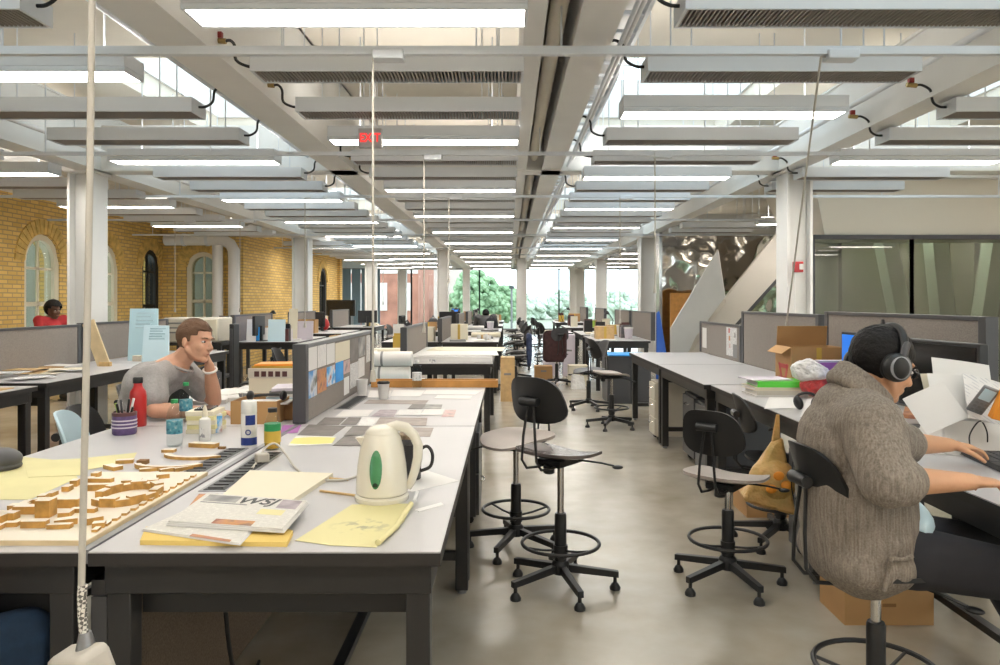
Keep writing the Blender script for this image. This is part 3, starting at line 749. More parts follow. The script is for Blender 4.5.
# ------------------------------------------------------------------ drafting stool
def sgnp(v, e): return math.copysign(abs(v)**e, v)
def seat_fn(r, a):
    x = .195*r*sgnp(cos(a), .75); y = .20*r*sgnp(sin(a), .75)*(1-.10*(x/.2))
    z = .014*r**2-(.035*max(0, x/.195)**3)+.02*max(0, -x/.195)**2*r+.012*(abs(y)/.2)**2
    return (x, y, z)
def back_fn(r, a):
    y = .165*r*sgnp(cos(a), .62); z = .112*r*sgnp(sin(a), .62)
    y *= 1-.22*max(0, (z+.112)/.224)**1.6
    return (-.235+.07*(abs(y)/.18)**2-.03*z/.112, y, z)
def make_stool(seat_m='seat_wood', back_m='black', ring=True, arms='black'):
    t = thing('drafting_stool', 'x', 'stool', (0, 0, 0), 0, 'drafting stools')
    base = MB()
    for k in range(5):
        a = 2*pi*k/5+.3; c, s = cos(a), sin(a)
        p0 = Vector((c*.02, s*.02, .105)); p1 = Vector((c*.285, s*.285, .075)); n = Vector((-s, c, 0))
        base.prism([p0+n*.017+Vector((0,0,-.018)), p0-n*.017+Vector((0,0,-.018)), p0-n*.017+Vector((0,0,.018)), p0+n*.017+Vector((0,0,.018))], (0,0,0),
                   [p1+n*.014+Vector((0,0,-.015)), p1-n*.014+Vector((0,0,-.015)), p1-n*.014+Vector((0,0,.015)), p1+n*.014+Vector((0,0,.015))])
    base.lathe([(.04, .075), (.045, .085), (.045, .125), (.035, .14)], (0,0,0), 16)
    b = base.build('star_base', 'black', t, bev=.002)
    for k in range(5):
        a = 2*pi*k/5+.3
        MB().lathe([(.026, 0), (.027, .012), (.018, .028), (.009, .036), (.009, .07)], (cos(a)*.268, sin(a)*.268, 0), 12).build('glide', 'black', b)
    MB().lathe([(.030, .13), (.030, .36), (.026, .372)], (0,0,0), 16).build('sleeve', 'black', t)
    if ring:
        rg = MB(); rg.tube([(.19*cos(2*pi*j/32), .19*sin(2*pi*j/32), .225) for j in range(32)], .009, 8, True)
        for k in range(3):
            a = 2*pi*k/3+.5; rg.tube([(cos(a)*.03, sin(a)*.03, .19), (cos(a)*.1, sin(a)*.1, .2), (cos(a)*.188, sin(a)*.188, .222)], .006, 6)
        rg.lathe([(.036, .155), (.036, .215)], (0,0,0), 14); rg.tube([(.036, .02, .185), (.075, .04, .185)], .012, 8)
        rg.build('foot_ring', 'black', t)
    MB().lathe([(.016, -.40), (.016, -.03)], (0,0,0), 12).build('gas_lift', 'chrome', t, (0, 0, .6))
    MB().shell(seat_fn, (0, 0, -.014)).build('seat', [seat_m], t, (0, 0, .6))
    sp = MB(); sp.b(-.11, .10, -.07, .07, -.045, -.015)
    for s in (-1, 1):
        sp.tube([(.06, s*.035, -.04), (-.14, s*.04, -.045), (-.225, s*.042, -.035), (-.262, s*.042, .01), (-.262, s*.034, .12), (-.252, s*.02, .24), (-.25, s*.012, .30)], .0065, 7)
    sp.tube([(-.262, -.05, .285), (-.262, .05, .285)], .02, 10); sp.lathe([(.02, -.06), (.028, -.055), (.028, -.02), (.02, -.015)], (-.1, 0, -.02), 10)
    sp.build('back_support', 'black', t, (0, 0, .6))
    lv = MB(); lv.tube([(.05, -.06, -.03), (.12, -.16, -.045), (.16, -.21, -.06)], .005, 6); lv.ell((.17, -.225, -.066), (.028, .018, .01), (0, 0, -.9)); lv.build('lever', 'black', t, (0, 0, .6))
    MB().shell(back_fn, (-.012, 0, 0)).build('backrest', [back_m], t, (0, 0, .6+.29))
    return t
ST = {('w', 1): make_stool(), ('d', 1): make_stool('seat_dark'), ('b', 1): make_stool('black', 'black'), ('b', 0): make_stool('black', 'black', False), ('blue', 0): make_stool('pale_blue', 'pale_blue', False), ('g', 0): make_stool('dark_grey', 'dark_grey', False)}
KIDS.clear(); used = set()
UP = ('gas_lift', 'seat', 'back_support', 'lever', 'backrest')
def stool(x, y, deg, hs, label, kind=('w', 1), group='drafting stools', bz=0):
    p = ST[kind]
    if p.name not in KIDS: KIDS[p.name] = (list(p.children), {c.name: list(c.children) for c in p.children})
    t = dup(p, (x, y, 0), R(deg), label, group)
    for c in t.children:
        if c.name.split('.')[0] in UP: c.location.z += hs-.6
        if c.name.startswith('backrest'): c.location.z += bz
    return t
stool(.255, 3.66, 52, .665, 'dark-seated drafting stool in the aisle with its back to us', ('d', 1))
stool(.04, 4.25, 230, .625, 'wooden-seated drafting stool hidden partly behind the dark-seated stool', bz=-.085)
stool(1.10, 3.72, 52, .535, 'pale-seated stool with a curved black back near the yellow bag', bz=-.035)
stool(1.60, 4.36, -6, .47, 'low black stool holding the yellow plastic bag', ('b', 1))
stool(1.20, 2.42, 6, .56, 'black stool under the man with headphones', ('b', 1))
stool(1.15, 8.3, 14, .60, 'pale-seated stool alone in the aisle before the far dark desk')
stool(-1.865, 3.55, 14, .50, 'pale blue backed chair tucked in beside the site model table', ('blue', 0))
stool(-2.16, 4.12, 0, .44, 'black chair under the man in the grey t-shirt', ('b', 0))
# ------------------------------------------------------------------ things on the near tables
def sheet(name, label, cat, pts, z, m, th=.0009, group=None, curl=None):
    """flat paper on a level plane; pts are pixel corners read on the table plane"""
    c = sum((onz(*p, z=TZ) for p in pts), Vector())/len(pts)
    ps = [onz(*p, z=TZ) for p in pts]
    ps = [Vector((p.x-c.x, p.y-c.y, 0)) for p in ps]
    o = MB().prism(ps, (0, 0, th)).build(name, m, None, (c.x, c.y, z)); tag(o, label, cat, group); o['kind'] = 'thing'
    return o
# site model -----------------------------------------------------------------
t = thing('site_model', 'wooden site model of a district on a pale base board', 'model', (-1.26, 2.26, TZ))
BX0, BX1, BY0, BY1 = -.185, .19, -.385, .37
MB().b(BX0, BX1, BY0, BY1, 0, .012).build('base_board', 'pale_wood', t); MB().b(BX0+.002, BX1-.002, BY0+.002, BY1-.002, .012, .0135).build('base_paper', 'block_top', t)
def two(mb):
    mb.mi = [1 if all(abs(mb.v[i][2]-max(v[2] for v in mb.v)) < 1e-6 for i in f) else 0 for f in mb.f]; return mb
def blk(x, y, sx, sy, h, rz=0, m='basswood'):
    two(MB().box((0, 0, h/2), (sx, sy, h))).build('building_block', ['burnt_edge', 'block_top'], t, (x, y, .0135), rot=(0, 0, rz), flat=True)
def lp(px, py): p = onz(px, py, TZ+.0135); return p.x+1.26, p.y-2.26
for (px, py, sx, sy, h, rz) in ((46,516,.040,.040,.048,.05), (58,507,.13,.028,.026,.02), (27,513,.065,.03,.022,.02), (8,519,.05,.03,.02,.0), (35,527,.065,.022,.018,.05), (66,524,.055,.03,.016,.5),
                                (60,528,.06,.02,.012,.1), (92,523,.05,.035,.018,.7), (102,527,.03,.025,.014,.3), (-30,522,.06,.04,.02,0), (-35,530,.05,.03,.024,.1), (-12,511,.05,.03,.02,.1),
                                (98,482,.10,.022,.014,-.05), (100,490,.085,.025,.02,.1), (132,483,.06,.028,.012,.2), (76,500,.05,.03,.012,.1), (150,484,.05,.03,.016,.3), (163,478,.04,.02,.014,.5), (84,512,.07,.02,.012,.0),
                                (12,526,.035,.02,.012,.1), (66,516,.03,.04,.014,.2), (-5,529,.04,.025,.012,.1), (20,504,.05,.025,.012,.1)):
    x, y = lp(px, py); blk(max(BX0+.03, min(BX1-.03, x)), max(BY0+.03, min(BY1-.02, y)), sx, sy, h, rz)
for k in range(11):      # small houses down the table side edge of the board
    blk(BX0+.02+.012*(k % 2), BY0+.06+k*.062, .022, .034, .012+.004*(k % 3), .1*(k % 3))
for k in range(13):
    blk(BX1-.02, BY0+.08+k*.05, .014, .030, .007, .15)
cx, cy = lp(128, 497)
for k in range(13):      # ring of curved blocks
    a = 2*pi*k/15-2.0
    x, y = cx+.082*cos(a), cy+.105*sin(a)
    blk(x, y, .026, .047, .020+.006*(k % 2), math.atan2(.105*cos(a), -.082*sin(a))-pi/2)
blk(cx+.02, cy-.02, .06, .08, .008, .5, 'block_top')
def piece(px, py, sx, sy, h, rz, label, arc=None, m='basswood'):
    p = onz(px, py)
    mb = MB()
    if arc:
        n = 10; r = arc; w = sy
        out = [((r)*cos(.3+2.5*k/n), (r)*.62*sin(.3+2.5*k/n), 0) for k in range(n+1)]; inn = [((r-w)*cos(.3+2.5*k/n), (r-w)*.58*sin(.3+2.5*k/n), 0) for k in range(n, -1, -1)]
        mb.prism(out+inn, (0, 0, h))
    else: mb.box((0, 0, h/2), (sx, sy, h))
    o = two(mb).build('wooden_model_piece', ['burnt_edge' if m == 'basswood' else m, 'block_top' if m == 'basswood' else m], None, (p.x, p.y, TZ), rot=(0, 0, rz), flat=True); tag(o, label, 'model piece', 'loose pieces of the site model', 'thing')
piece(113, 469, .075, .035, .014, -.6, 'loose slanted wooden block nearest the yellow tracing paper')
piece(125, 463, .06, .03, .014, .3, 'loose wooden block touching the slanted one by the tracing paper')
piece(143, 464, .035, .03, .016, 0, 'loose dark-ended wooden block at the tip of the curved piece', m='card_dark')
piece(172, 466, .1, .022, .016, pi, 'loose curved wooden piece shaped like a boat side', .135)
piece(150, 471, .07, .025, .012, .5, 'loose low wooden block in front of the curved piece')
piece(167, 472, .05, .02, .014, .8, 'loose short wooden block in the middle of the front row')
piece(186, 470, .085, .02, .014, .8, 'loose long wooden block beside the black cable slot')
piece(169, 452, .05, .03, .012, 0, 'loose flat wooden block behind the curved piece')
piece(196, 456, .1, .03, .012, pi-.15, 'second loose curved piece lying behind the boat-shaped one', .13)
piece(204, 447, .12, .04, .018, -.2, 'loose wide wooden block before the glue bottle')
piece(222, 449, .03, .014, .01, 0, 'tiny dark brown block at the end of the model pieces', m='card_dark')
# yellow tracing paper on the model table
def trace(label, pts, z, m='trace'):
    return sheet('tracing_paper', label, 'tracing paper', pts, TZ+z, m, .0007, 'yellow tracing paper')
trace('creased yellow tracing paper sheet at the table edge by the dark cap', [(-30,500), (30,500), (78,478), (62,461), (20,457), (-20,470)], .001)
trace('second yellow tracing paper strip overlapping the creased one', [(28,478), (80,476), (84,459), (24,462)], .0022)
trace('pale yellow tracing paper end reaching toward the pen cup', [(78,472), (132,462), (137,453), (88,458)], .0012)
trace('yellow tracing paper with a pencil sketch before the kettle', [(295,541), (352,505), (412,504), (404,522), (376,548), (330,546)], .001, 'sketch_paper')
tag(MB().tube([tuple(onz(378, 546)+Vector((0,0,.009))), tuple(onz(396, 530)+Vector((0,0,.009))), tuple(onz(411, 507)+Vector((0,0,.009)))], .008, 10).build('tracing_paper_curl', 'trace'), 'rolled up edge of the sketched yellow tracing paper', 'tracing paper', kind='thing')
# knit cap at the table edge
p = onz(-9, 471)
t = thing('knit_cap', 'dark grey knitted cap lying on the edge of the model table', 'cap', (p.x, p.y+.03, TZ))
MB().ell((0, 0, .035), (.085, .075, .045), None, 20, 12).build('crown', 'dark_grey', t); MB().tube([(.07*cos(k*pi/8), .062*sin(k*pi/8), .014) for k in range(16)], .014, 8, True).build('rim', 'dark_grey', t)
# pen cup
p = onz(124.5, 434)
t = thing('pen_cup', 'purple glazed pottery cup filled with pens', 'cup', p)
MB().lathe([(.047, 0), (.052, .006), (.053, .05), (.052, .10), (.049, .103), (.047, .1), (.047, .02), (0, .02)], n=28).build('cup_body', 'purple', t)
MB().lathe([(.0535, .088), (.0535, .102), (.048, .105), (.046, .100)], n=28).build('rim_glaze', 'maroon', t)
for k in range(3): MB().lathe([(.0538, .032+k*.016), (.0545, .035+k*.016), (.0538, .038+k*.016)], n=28).build('glaze_band', 'lavender', t)
for k in range(9):
    a = k*2.4; r = .03; m = ['black', 'white', 'dark_grey', 'black', 'lime', 'black', 'rail_grey', 'black', 'white'][k]
    pen = MB().tube([(r*.3*cos(a), r*.3*sin(a), .02), (r*1.3*cos(a), r*1.3*sin(a), .125+.02*(k % 3))], .0055, 8).build('pen', m, None, p); tag(pen, ['black pen at the back of', 'white marker standing in', 'grey pencil in', 'tall black marker in', 'lime green highlighter in', 'short black pen in', 'silver pen in', 'black felt pen leaning in', 'white pen leaning in'][k]+' the purple pottery cup', 'pen', 'pens in the purple cup', 'thing')
# red bottle
p = onz(138, 426)
t = thing('drink_bottle', 'red metal drinking bottle with a black cap', 'bottle', p)
MB().lathe([(.036, 0), (.039, .004), (.039, .15), (.036, .172), (.024, .19), (.020, .2), (.020, .215)], n=28).build('bottle_body', 'red', t)
MB().lathe([(.022, .213), (.0235, .215), (.0235, .238), (.02, .243), (0, .243)], n=24).build('cap', 'black', t)
# plastic water bottles
def water_bottle(px, py, label, capm='green', s=1.0):
    p = onz(px, py); t = thing('water_bottle', label, 'bottle', p, 0, 'plastic water bottles')
    MB().lathe([(.026*s, 0), (.031*s, .006), (.032*s, .03), (.0305*s, .05), (.032*s, .06), (.032*s, .11), (.0305*s, .118), (.032*s, .128), (.026*s, .155), (.014*s, .175), (.0125*s, .185)], n=24).build('bottle_body', 'bottle', t)
    MB().lathe([(.0325*s, .055), (.0325*s, .112)], n=24).build('paper_label', 'water_label' if capm == 'green' else 'text_paper', t)
    MB().lathe([(.0145*s, .183), (.0145*s, .2), (0, .2)], n=20).build('cap', capm, t)
patch_mat('water_label', [(.02,.1,.18), (.05,.22,.30), (.10,.30,.36), (.4,.48,.5)], 60)
water_bottle(174.5, 446, 'plastic water bottle with turquoise label and green cap, nearer to the cable slot')
water_bottle(186, 421, 'plastic water bottle with green cap standing before the man in grey')
water_bottle(417, 388, 'clear plastic water bottle with white cap by the wooden board', 'white', 1.05)
# stack of note pads
for k in range(5):
    p = onz(193, 434); o = MB().box((0, 0, .0105), (.13, .16, .021)).build('note_pad', 'trace' if k % 2 else 'paper_cream', None, (p.x+.03+.004*(k % 2), p.y+.08-.003*k, TZ+.0212*k), bev=.002, rot=(0, 0, .06*(k % 3)))
    tag(o, f"yellow note pad, {['lowest', 'second from the bottom', 'middle', 'second from the top', 'topmost'][k]} of the stack behind the glue bottle", 'note pad', 'stacked note pads', 'thing')
o = MB().box((0, 0, .004), (.075, .13, .008)).build('mobile_phone', 'black_gloss', None, (p.x+.03, p.y+.08, TZ+.1062), bev=.003, rot=(0, 0, .1)); tag(o, 'black mobile phone lying on the stack of note pads', 'phone', None, 'thing')
# glue bottle
p = onz(205, 441)
t = thing('glue_bottle', 'white glue bottle with a cream nozzle', 'bottle', p)
MB().lathe([(.022, 0), (.025, .004), (.025, .085), (.023, .098), (.012, .106), (.012, .112)], n=20).build('bottle_body', 'white_gloss', t)
MB().lathe([(.013, .11), (.011, .13), (.004, .16), (0, .162)], n=16).build('nozzle', 'paper_cream', t); MB().b(-.013, .013, -.0262, -.0245, .02, .06).build('paper_label', 'text_paper', t)
# printed carton
p = onz(216, 432)
t = thing('small_carton', 'small printed carton leaning behind the glue bottle', 'carton', (p.x, p.y+.02, TZ), .5)
MB().box((0, 0, .04), (.03, .09, .08)).build('carton_body', 'photo_blue', t, bev=.002); MB().box((0, 0, .082), (.031, .091, .006)).build('flap', 'white', t)
# spray adhesive can
p = onz(249, 445)
t = thing('spray_can', 'white and blue spray adhesive can with white cap', 'spray can', p)
MB().lathe([(.031, 0), (.033, .003), (.033, .135), (.029, .146)], n=28).build('can_body', 'white_gloss', t)
cb = mat('can_blue', (.012,.035,.22), .35)
MB().lathe([(.0334, .004), (.0334, .036)], n=28).build('label_band', 'can_blue', t); 
mb = MB()
for k in range(8):
    a0 = -pi/2-.1+k*.16; 
    mb.prism([(.0336*cos(a0), .0336*sin(a0), .09), (.0336*cos(a0+.16), .0336*sin(a0+.16), .09), (.0336*cos(a0+.16), .0336*sin(a0+.16), .132), (.0336*cos(a0), .0336*sin(a0), .132)], (.0004*cos(a0), .0004*sin(a0), 0))
mb.build('label_panel', 'can_blue', t)
MB().tube([(.008+.010*cos(2*pi*k/16), -.0338, .06+.010*sin(2*pi*k/16)) for k in range(16)], .0025, 6, True).build('label_ring', 'can_blue', t)
MB().lathe([(.0325, .138), (.0335, .142), (.0325, .186), (.030, .192), (0, .192)], n=28).build('cap', 'white_gloss', t)
# iced tea bottle
p = onz(272.5, 449)
t = thing('juice_bottle', 'glass juice bottle half full with green and yellow label and dark cap', 'bottle', p)
mat('juice', (.55,.33,.05), .15, coat=.5); mat('label_green', (.02,.28,.09), .5); mat('label_yellow', (.62,.42,.06), .5)
MB().lathe([(.028, 0), (.033, .005), (.033, .105), (.028, .125), (.017, .15), (.0165, .158)], n=26).build('bottle_body', 'bottle', t)
MB().lathe([(.0, .004), (.031, .006), (.0315, .055), (0, .055)], n=26).build('juice', 'juice', t)
lb = MB().lathe([(.0336, .078), (.0336, .108)], n=26).build('paper_label', 'label_green', t); MB().lathe([(.0337, .03), (.0337, .078)], n=26).build('label_band', 'label_yellow', lb)
MB().lathe([(.0185, .155), (.019, .158), (.019, .172), (0, .174)], n=22).build('cap', 'black', t)
# cardboard carton beside the divider
def carton(name, label, x0, x1, y0, y1, z0, z1, flaps=True, m='card', open_=True, group='cardboard boxes'):
    t = thing(name, label, 'box', ((x0+x1)/2, (y0+y1)/2, z0), 0, group); w, l, h = (x1-x0)/2, (y1-y0)/2, z1-z0
    mb = MB(); s = .004
    mb.b(-w, w, -l, -l+s, 0, h); mb.b(-w, w, l-s, l, 0, h); mb.b(-w, -w+s, -l+s, l-s, 0, h); mb.b(w-s, w, -l+s, l-s, 0, h); mb.b(-w+s, w-s, -l+s, l-s, 0, s)
    if not open_: mb.b(-w+s, w-s, -l+s, l-s, h-s, h)
    mb.build('box_body', m, t)
    return t, w, l, h
pa, pb = onz(219, 425), onz(285, 423)
carton('cardboard_tray', 'low open cardboard tray before the fabric divider post', pa.x+.05, pb.x-.03, 3.72, 4.05, TZ, TZ+.115)
# black headset-like sunglasses case in the tray
t = thing('headphones', 'black headphones resting on papers in the cardboard tray', 'headphones', (pa.x+.2, 3.86, TZ+.112))
MB().tube([(-.09*cos(pi*k/10), .09*sin(pi*k/10)-.03, .012) for k in range(11)], .008, 8).build('headband', 'black', t)
for s in (-1, 1): MB().ell((s*.085, -.04, .02), (.018, .032, .026)).build('ear_cup', 'black', t)
MB().box((0, 0, -.006), (.22, .17, .008)).build('paper_stack', 'paper', None, (pa.x+.2, 3.86, TZ+.1), rot=(0, 0, .1)); o = bpy.context.scene.objects['paper_stack']; tag(o, 'white papers lying in the low cardboard tray', 'papers', None, 'thing')
# file box and paper stack on table D
t, w, l, h = carton('file_box', 'cream printed file box on the table behind the cardboard tray', -1.60, -1.33, 4.55, 4.80, TZ+.0, TZ+.2, m='paper_cream', open_=False)
MB().b(-w-.004, w+.004, -l-.004, l+.004, h-.055, h+.005).build('lid', 'beige_plastic', t)
mb = MB()
for k in range(5): mb.b(-.1+k*.043, -.1+k*.043+.03, -l-.0055, -l-.0035, h-.045, h-.012)
mb.build('print_marks', 'maroon', t)
for k, (m, l2) in enumerate((('gold', 'mustard folder on top of the cream file box'), ('orange', 'orange folder topmost on the cream file box'))):
    o = MB().box((0, 0, .006), (.25, .2, .012)).build('folder', m, None, (-1.465+.01*k, 4.675, TZ+.2052+.0122*k), rot=(0, 0, .08*k)); tag(o, l2, 'folder', 'folders on the file box', 'thing')
# brown open box next to it with books
t, w, l, h = carton('cardboard_box', 'brown box of odds and ends touching the fabric divider post', -1.30, -1.10, 3.85, 4.25, TZ, TZ+.09, m='card_dark')
for k in range(4):
    o = MB().box((0, 0, .008), (.16, .22, .016)).build('book', ['pale_blue', 'paper', 'mid_grey', 'lavender'][k], None, (-1.2, 4.05, TZ+.091+.0162*k), rot=(0, 0, .12*k-.2)); tag(o, ['pale blue', 'white', 'grey', 'lilac'][k]+' magazine stacked over the brown box by the divider post', 'magazine', 'magazines over the brown box', 'thing')
for k in range(7):
    x, y = -1.85+RND.random()*.7, 4.5+RND.random()*.8
    if -1.64 < x < -1.2 and y < 4.95: x = -1.84
    o = MB().box((0, 0, .012), (.21, .29, .024)).build('paper_stack', ['paper', 'paper_cream', 'text_paper'][k % 3], None, (x, y, TZ+.0245*k if 0 else TZ+.001*k), rot=(0, 0, RND.random()*3)); tag(o, f"{['white', 'cream', 'printed'][k % 3]} paper stack, {ORD[k]} among the heaps beyond the man in grey", 'papers', 'paper heaps by the man in grey', 'thing')
# cable coil of the kettle
t = thing('power_lead', 'white power cord looping over the cable slot', 'cord', (0, 0, 0))
z = Vector((0, 0, .006)); q = [onz(*a)+z for a in ((252,470), (258,462), (266,456), (276,454), (286,460), (296,470), (312,480), (340,482), (358,478))]
q[2].z += .03; q[3].z += .035; q[4].z += .015
MB().tube(cr(q), .0045, 8).build('cable', 'cord', t); pl = onz(262, 463); MB().box((pl.x, pl.y, TZ+.02), (.05, .035, .035), (0, 0, .6)).build('plug', 'cord', t, bev=.006)
# kettle
p = onz(382, 499)
t = thing('kettle', 'cream electric kettle with green water window', 'kettle', p)
MB().lathe([(.082, 0), (.084, .004), (.084, .014), (.078, .019)], n=36).build('power_base', 'kettle', t)
mb = MB(); mb.lathe([(.074, .019), (.080, .024), (.0795, .06), (.075, .11), (.067, .16), (.058, .195), (.05, .208)], n=40)
mb.prism([(-.050, -.022, .150), (-.050, .022, .150), (-.04, .03, .20), (-.04, -.03, .20)], (0,0,0), [(-.066, -.008, .178), (-.066, .008, .178), (-.083, .010, .193), (-.083, -.010, .193)])
mb.build('body', 'kettle', t, bev=.002)
MB().lathe([(.0515, .205), (.050, .214), (.038, .226), (.018, .233), (0, .234)], n=36).build('lid', 'kettle', t)
hd = [(.018, 0, .226), (.045, 0, .231), (.075, 0, .224), (.1, 0, .20), (.113, 0, .17), (.112, 0, .13), (.103, 0, .09), (.092, 0, .055), (.082, 0, .035)]
MB().tube(hd, [.012, .016, .017, .016, .0155, .015, .014, .013, .010], 12).build('handle', 'kettle', t)
mat('window_green', (.05,.22,.09), .15, coat=.5); mat('window_dark', (.01,.03,.015), .15)
wv = Matrix.Rotation(-.22, 3, 'Z') @ Matrix.Rotation(R(-8), 3, 'X')
w_ = MB().ell((-.006, -.0745, .108), (.019, .0055, .058), Matrix.Rotation(R(-9), 3, 'X'), 24, 14).build('water_window', 'window_green', t)
MB().ell((-.006, -.0812, .066), (.011, .004, .014), Matrix.Rotation(R(-6), 3, 'X')).build('window_end', 'window_dark', w_)
mb = MB()
for k in range(3): mb.box((-.006, -.0798+.0035*k, .09+.022*k), (.011, .002, .003))
mb.build('level_marks', 'lime', w_)
# dark mug with a jar behind the kettle
p = onz(409, 479)
t = thing('mug', 'tall black mug behind the kettle', 'mug', p)
MB().lathe([(.038, 0), (.042, .004), (.044, .125), (.041, .127), (.039, .01), (0, .01)], n=28).build('mug_body', 'mug', t)
MB().tube(cr([(.04, -.0, .105), (.062, 0, .114), (.078, 0, .098), (.082, 0, .07), (.072, 0, .042), (.04, 0, .028)]), .006, 10).build('handle', 'mug', t)
mat('coffee_jar', (.10,.06,.035), .4, noise=(60, .5, (.3,.22,.14)))
t = thing('coffee_jar', 'brown-lidded jar standing in the black mug', 'jar', (p.x-.004, p.y, TZ+.0101))
MB().lathe([(.034, 0), (.034, .13), (.03, .135)], n=24).build('jar_body', 'mug', t); MB().lathe([(.034, .133), (.035, .136), (.035, .148), (.03, .152), (0, .152)], n=24).build('lid', 'coffee_jar', t)
sheet('paper_sheet', 'white paper under the black mug', 'paper', [(398,490), (412,492), (459,481), (428,471), (402,474)], TZ+.0001, 'paper')
sheet('paper_strip', 'narrow white paper strip near the table edge by the kettle', 'paper strip', [(415,510), (419,512), (444,505), (441,503)], TZ, 'white', .002)
sheet('paper_strip', 'tiny white paper roll beside the kettle base', 'paper strip', [(413,502), (416,502), (419,493), (416,492)], TZ, 'white', .006)
# sketch pad and wood strips
sheet('sketch_pad', 'large cream sketch pad lying behind the newspapers', 'sketch pad', [(218,503), (293,504), (333,477), (250,474)], TZ, 'paper_cream', .014)
for a, b, l in (((320,492), (358,497), 'nearer'), ((312,478), (348,481), 'farther')):
    u, v = onz(*a), onz(*b); tag(MB().tube([(u.x, u.y, TZ+.004), (v.x, v.y, TZ+.004)], .004, 6).build('wood_strip', 'basswood'), f'thin wooden strip beside the kettle, the {l} of two', 'wood strip', 'wood strips by the kettle', 'thing')
sheet('photo_scrap', 'brown photo scrap sticking out beside the newspapers', 'photo', [(186,511), (212,510), (218,495), (199,495)], TZ, 'photo_brown', .004)
# newspapers on a yellow pad
sheet('legal_pad', 'yellow legal pad beneath the newspapers', 'pad', [(140,545), (287,547), (293,535), (270,528), (146,531)], TZ, 'yellow_pad', .012)
def newspaper(label, pts, z, h):
    c = sum((onz(*p) for p in pts), Vector())/4; t = thing('newspaper', label, 'newspaper', (c.x, c.y, z), 0, 'newspapers')
    ps = [onz(*p)-c for p in pts]
    for k in range(3): MB().prism([(q.x*(1-.012*k), q.y*(1-.012*k), h*k/3) for q in ps], (0, 0, h/3*.92)).build('page', 'paper', t, bev=.001)
    MB().prism([(q.x*.97, q.y*.97, h*.98) for q in ps], (0, 0, .0003)).build('printed_page', 'newsprint', t)
    return t, ps, c
nt1, ps1, c1 = newspaper('folded newspaper lying lower and askew in the pair', [(141,536), (240,551), (255,534), (182,517)], TZ+.0125, .006)
nt2, ps2, c2 = newspaper('folded newspaper with large title letters on top of the pair', [(166,533), (284,541), (309,511), (206,503)], TZ+.0195, .012)
def on(ps, u, v):   # bilinear on the four corners: u along the front, v to the back
    return ps[0]*(1-u)*(1-v)+ps[1]*u*(1-v)+ps[2]*u*v+ps[3]*(1-u)*v
ax = (ps2[1]-ps2[0]); ang = math.atan2(ax.y, ax.x)
q = on(ps2, .57, .81); o = lettering('title', 'WSJ', .062, 'black', nt2, (q.x, q.y, .0131), (0, 0, ang), .0002, .0012, 1.15); o.scale = (1.15, 1.35, 1)
for u0, u1, v0, v1, m in ((.06, .38, .72, .95, 'photo_grey'), (.77, .95, .64, .95, 'mauve_print'), (.38, .72, .02, .17, 'photo_brown'), (.66, .88, .40, .58, 'trace'), (.06, .5, .66, .69, 'mid_grey')):
    MB().prism([on(ps2, u0, v0)+Vector((0,0,.012)), on(ps2, u1, v0)+Vector((0,0,.012)), on(ps2, u1, v1)+Vector((0,0,.012)), on(ps2, u0, v1)+Vector((0,0,.012))], (0, 0, .0003)).build('picture', m, nt2)
MB().prism([on(ps1, .5, .0)+Vector((0,0,.006)), on(ps1, .9, .0)+Vector((0,0,.006)), on(ps1, .9, .12)+Vector((0,0,.006)), on(ps1, .5, .12)+Vector((0,0,.006))], (0, 0, .0003)).build('picture', 'photo_brown', nt1)
# prints on the second table
def zp(x, y): return 250+x/4, 300+y/4
PR = [('grey_print', [(190,540), (330,545), (385,505), (235,498)], 'dark grey print nearest the divider post'), ('yellow_note', [(150,585), (325,580), (345,548), (185,545)], 'white sheet with a yellow highlighted panel at the near edge of the prints'),
      ('grey_print', [(330,585), (455,585), (460,548), (375,548)], 'dark print before the kettle spout'), ('grey_print', [(375,545), (480,545), (500,508), (410,508)], 'dark print with a pale diagram behind the kettle spout'),
      ('grey_print', [(265,500), (355,500), (385,472), (300,470)], 'dark print tucked by the divider foot'), ('grey_print', [(362,500), (425,500), (445,472), (395,470)], 'small dark print second along the divider foot'),
      ('plan_paper', [(430,505), (490,505), (520,472), (450,470)], 'white sheet with line drawings between the dark prints'), ('brown_print', [(500,503), (705,505), (710,474), (520,472)], 'wide brown print behind the kettle'),
      ('paper', [(340,468), (470,466), (495,440), (375,440)], 'blank white sheet behind the dark prints'), ('mauve_print', [(485,466), (575,468), (590,440), (520,440)], 'mauve print on the second table'),
      ('plan_paper', [(580,462), (680,462), (690,440), (600,440)], 'pale plan print beside the mauve print'), ('paper', [(680,462), (770,462), (778,438), (700,438)], 'white sheet between the plan print and the pink photo'),
      ('photo_pink', [(765,468), (815,468), (825,440), (782,440)], 'pinkish photo at the table edge'), ('brown_print', [(455,415), (700,418), (715,402), (475,400)], 'long brown print across the middle of the second table'),
      ('grey_print', [(630,437), (690,437), (705,418), (650,418)], 'small dark print in the middle of the second table'), ('photo_grey', [(690,437), (765,437), (770,420), (705,420)], 'grey photo in the middle of the second table'),
      ('paper', [(560,385), (680,386), (700,362), (575,360)], 'white sheet behind the lidded cup'), ('paper', [(690,378), (900,380), (930,362), (705,360)], 'white sheet by the water bottle at the far edge'),
      ('paper', [(735,396), (880,398), (890,384), (750,382)], 'white sheet at the table edge before the bottle'), ('paper', [(470,392), (560,392), (565,365), (480,364)], 'white sheet between the two cups'),
      ('brown_print', [(620,545), (720,548), (735,512), (640,510)], 'brown print beside the mug')]
m = mat('yellow_note', (.72,.70,.66), .7); nt = m.node_tree
tc = nt.nodes.new('ShaderNodeTexCoord'); sp_ = nt.nodes.new('ShaderNodeVectorMath'); sp_.operation = 'MULTIPLY'; sp_.inputs[1].default_value = (7.5, 12, 0)
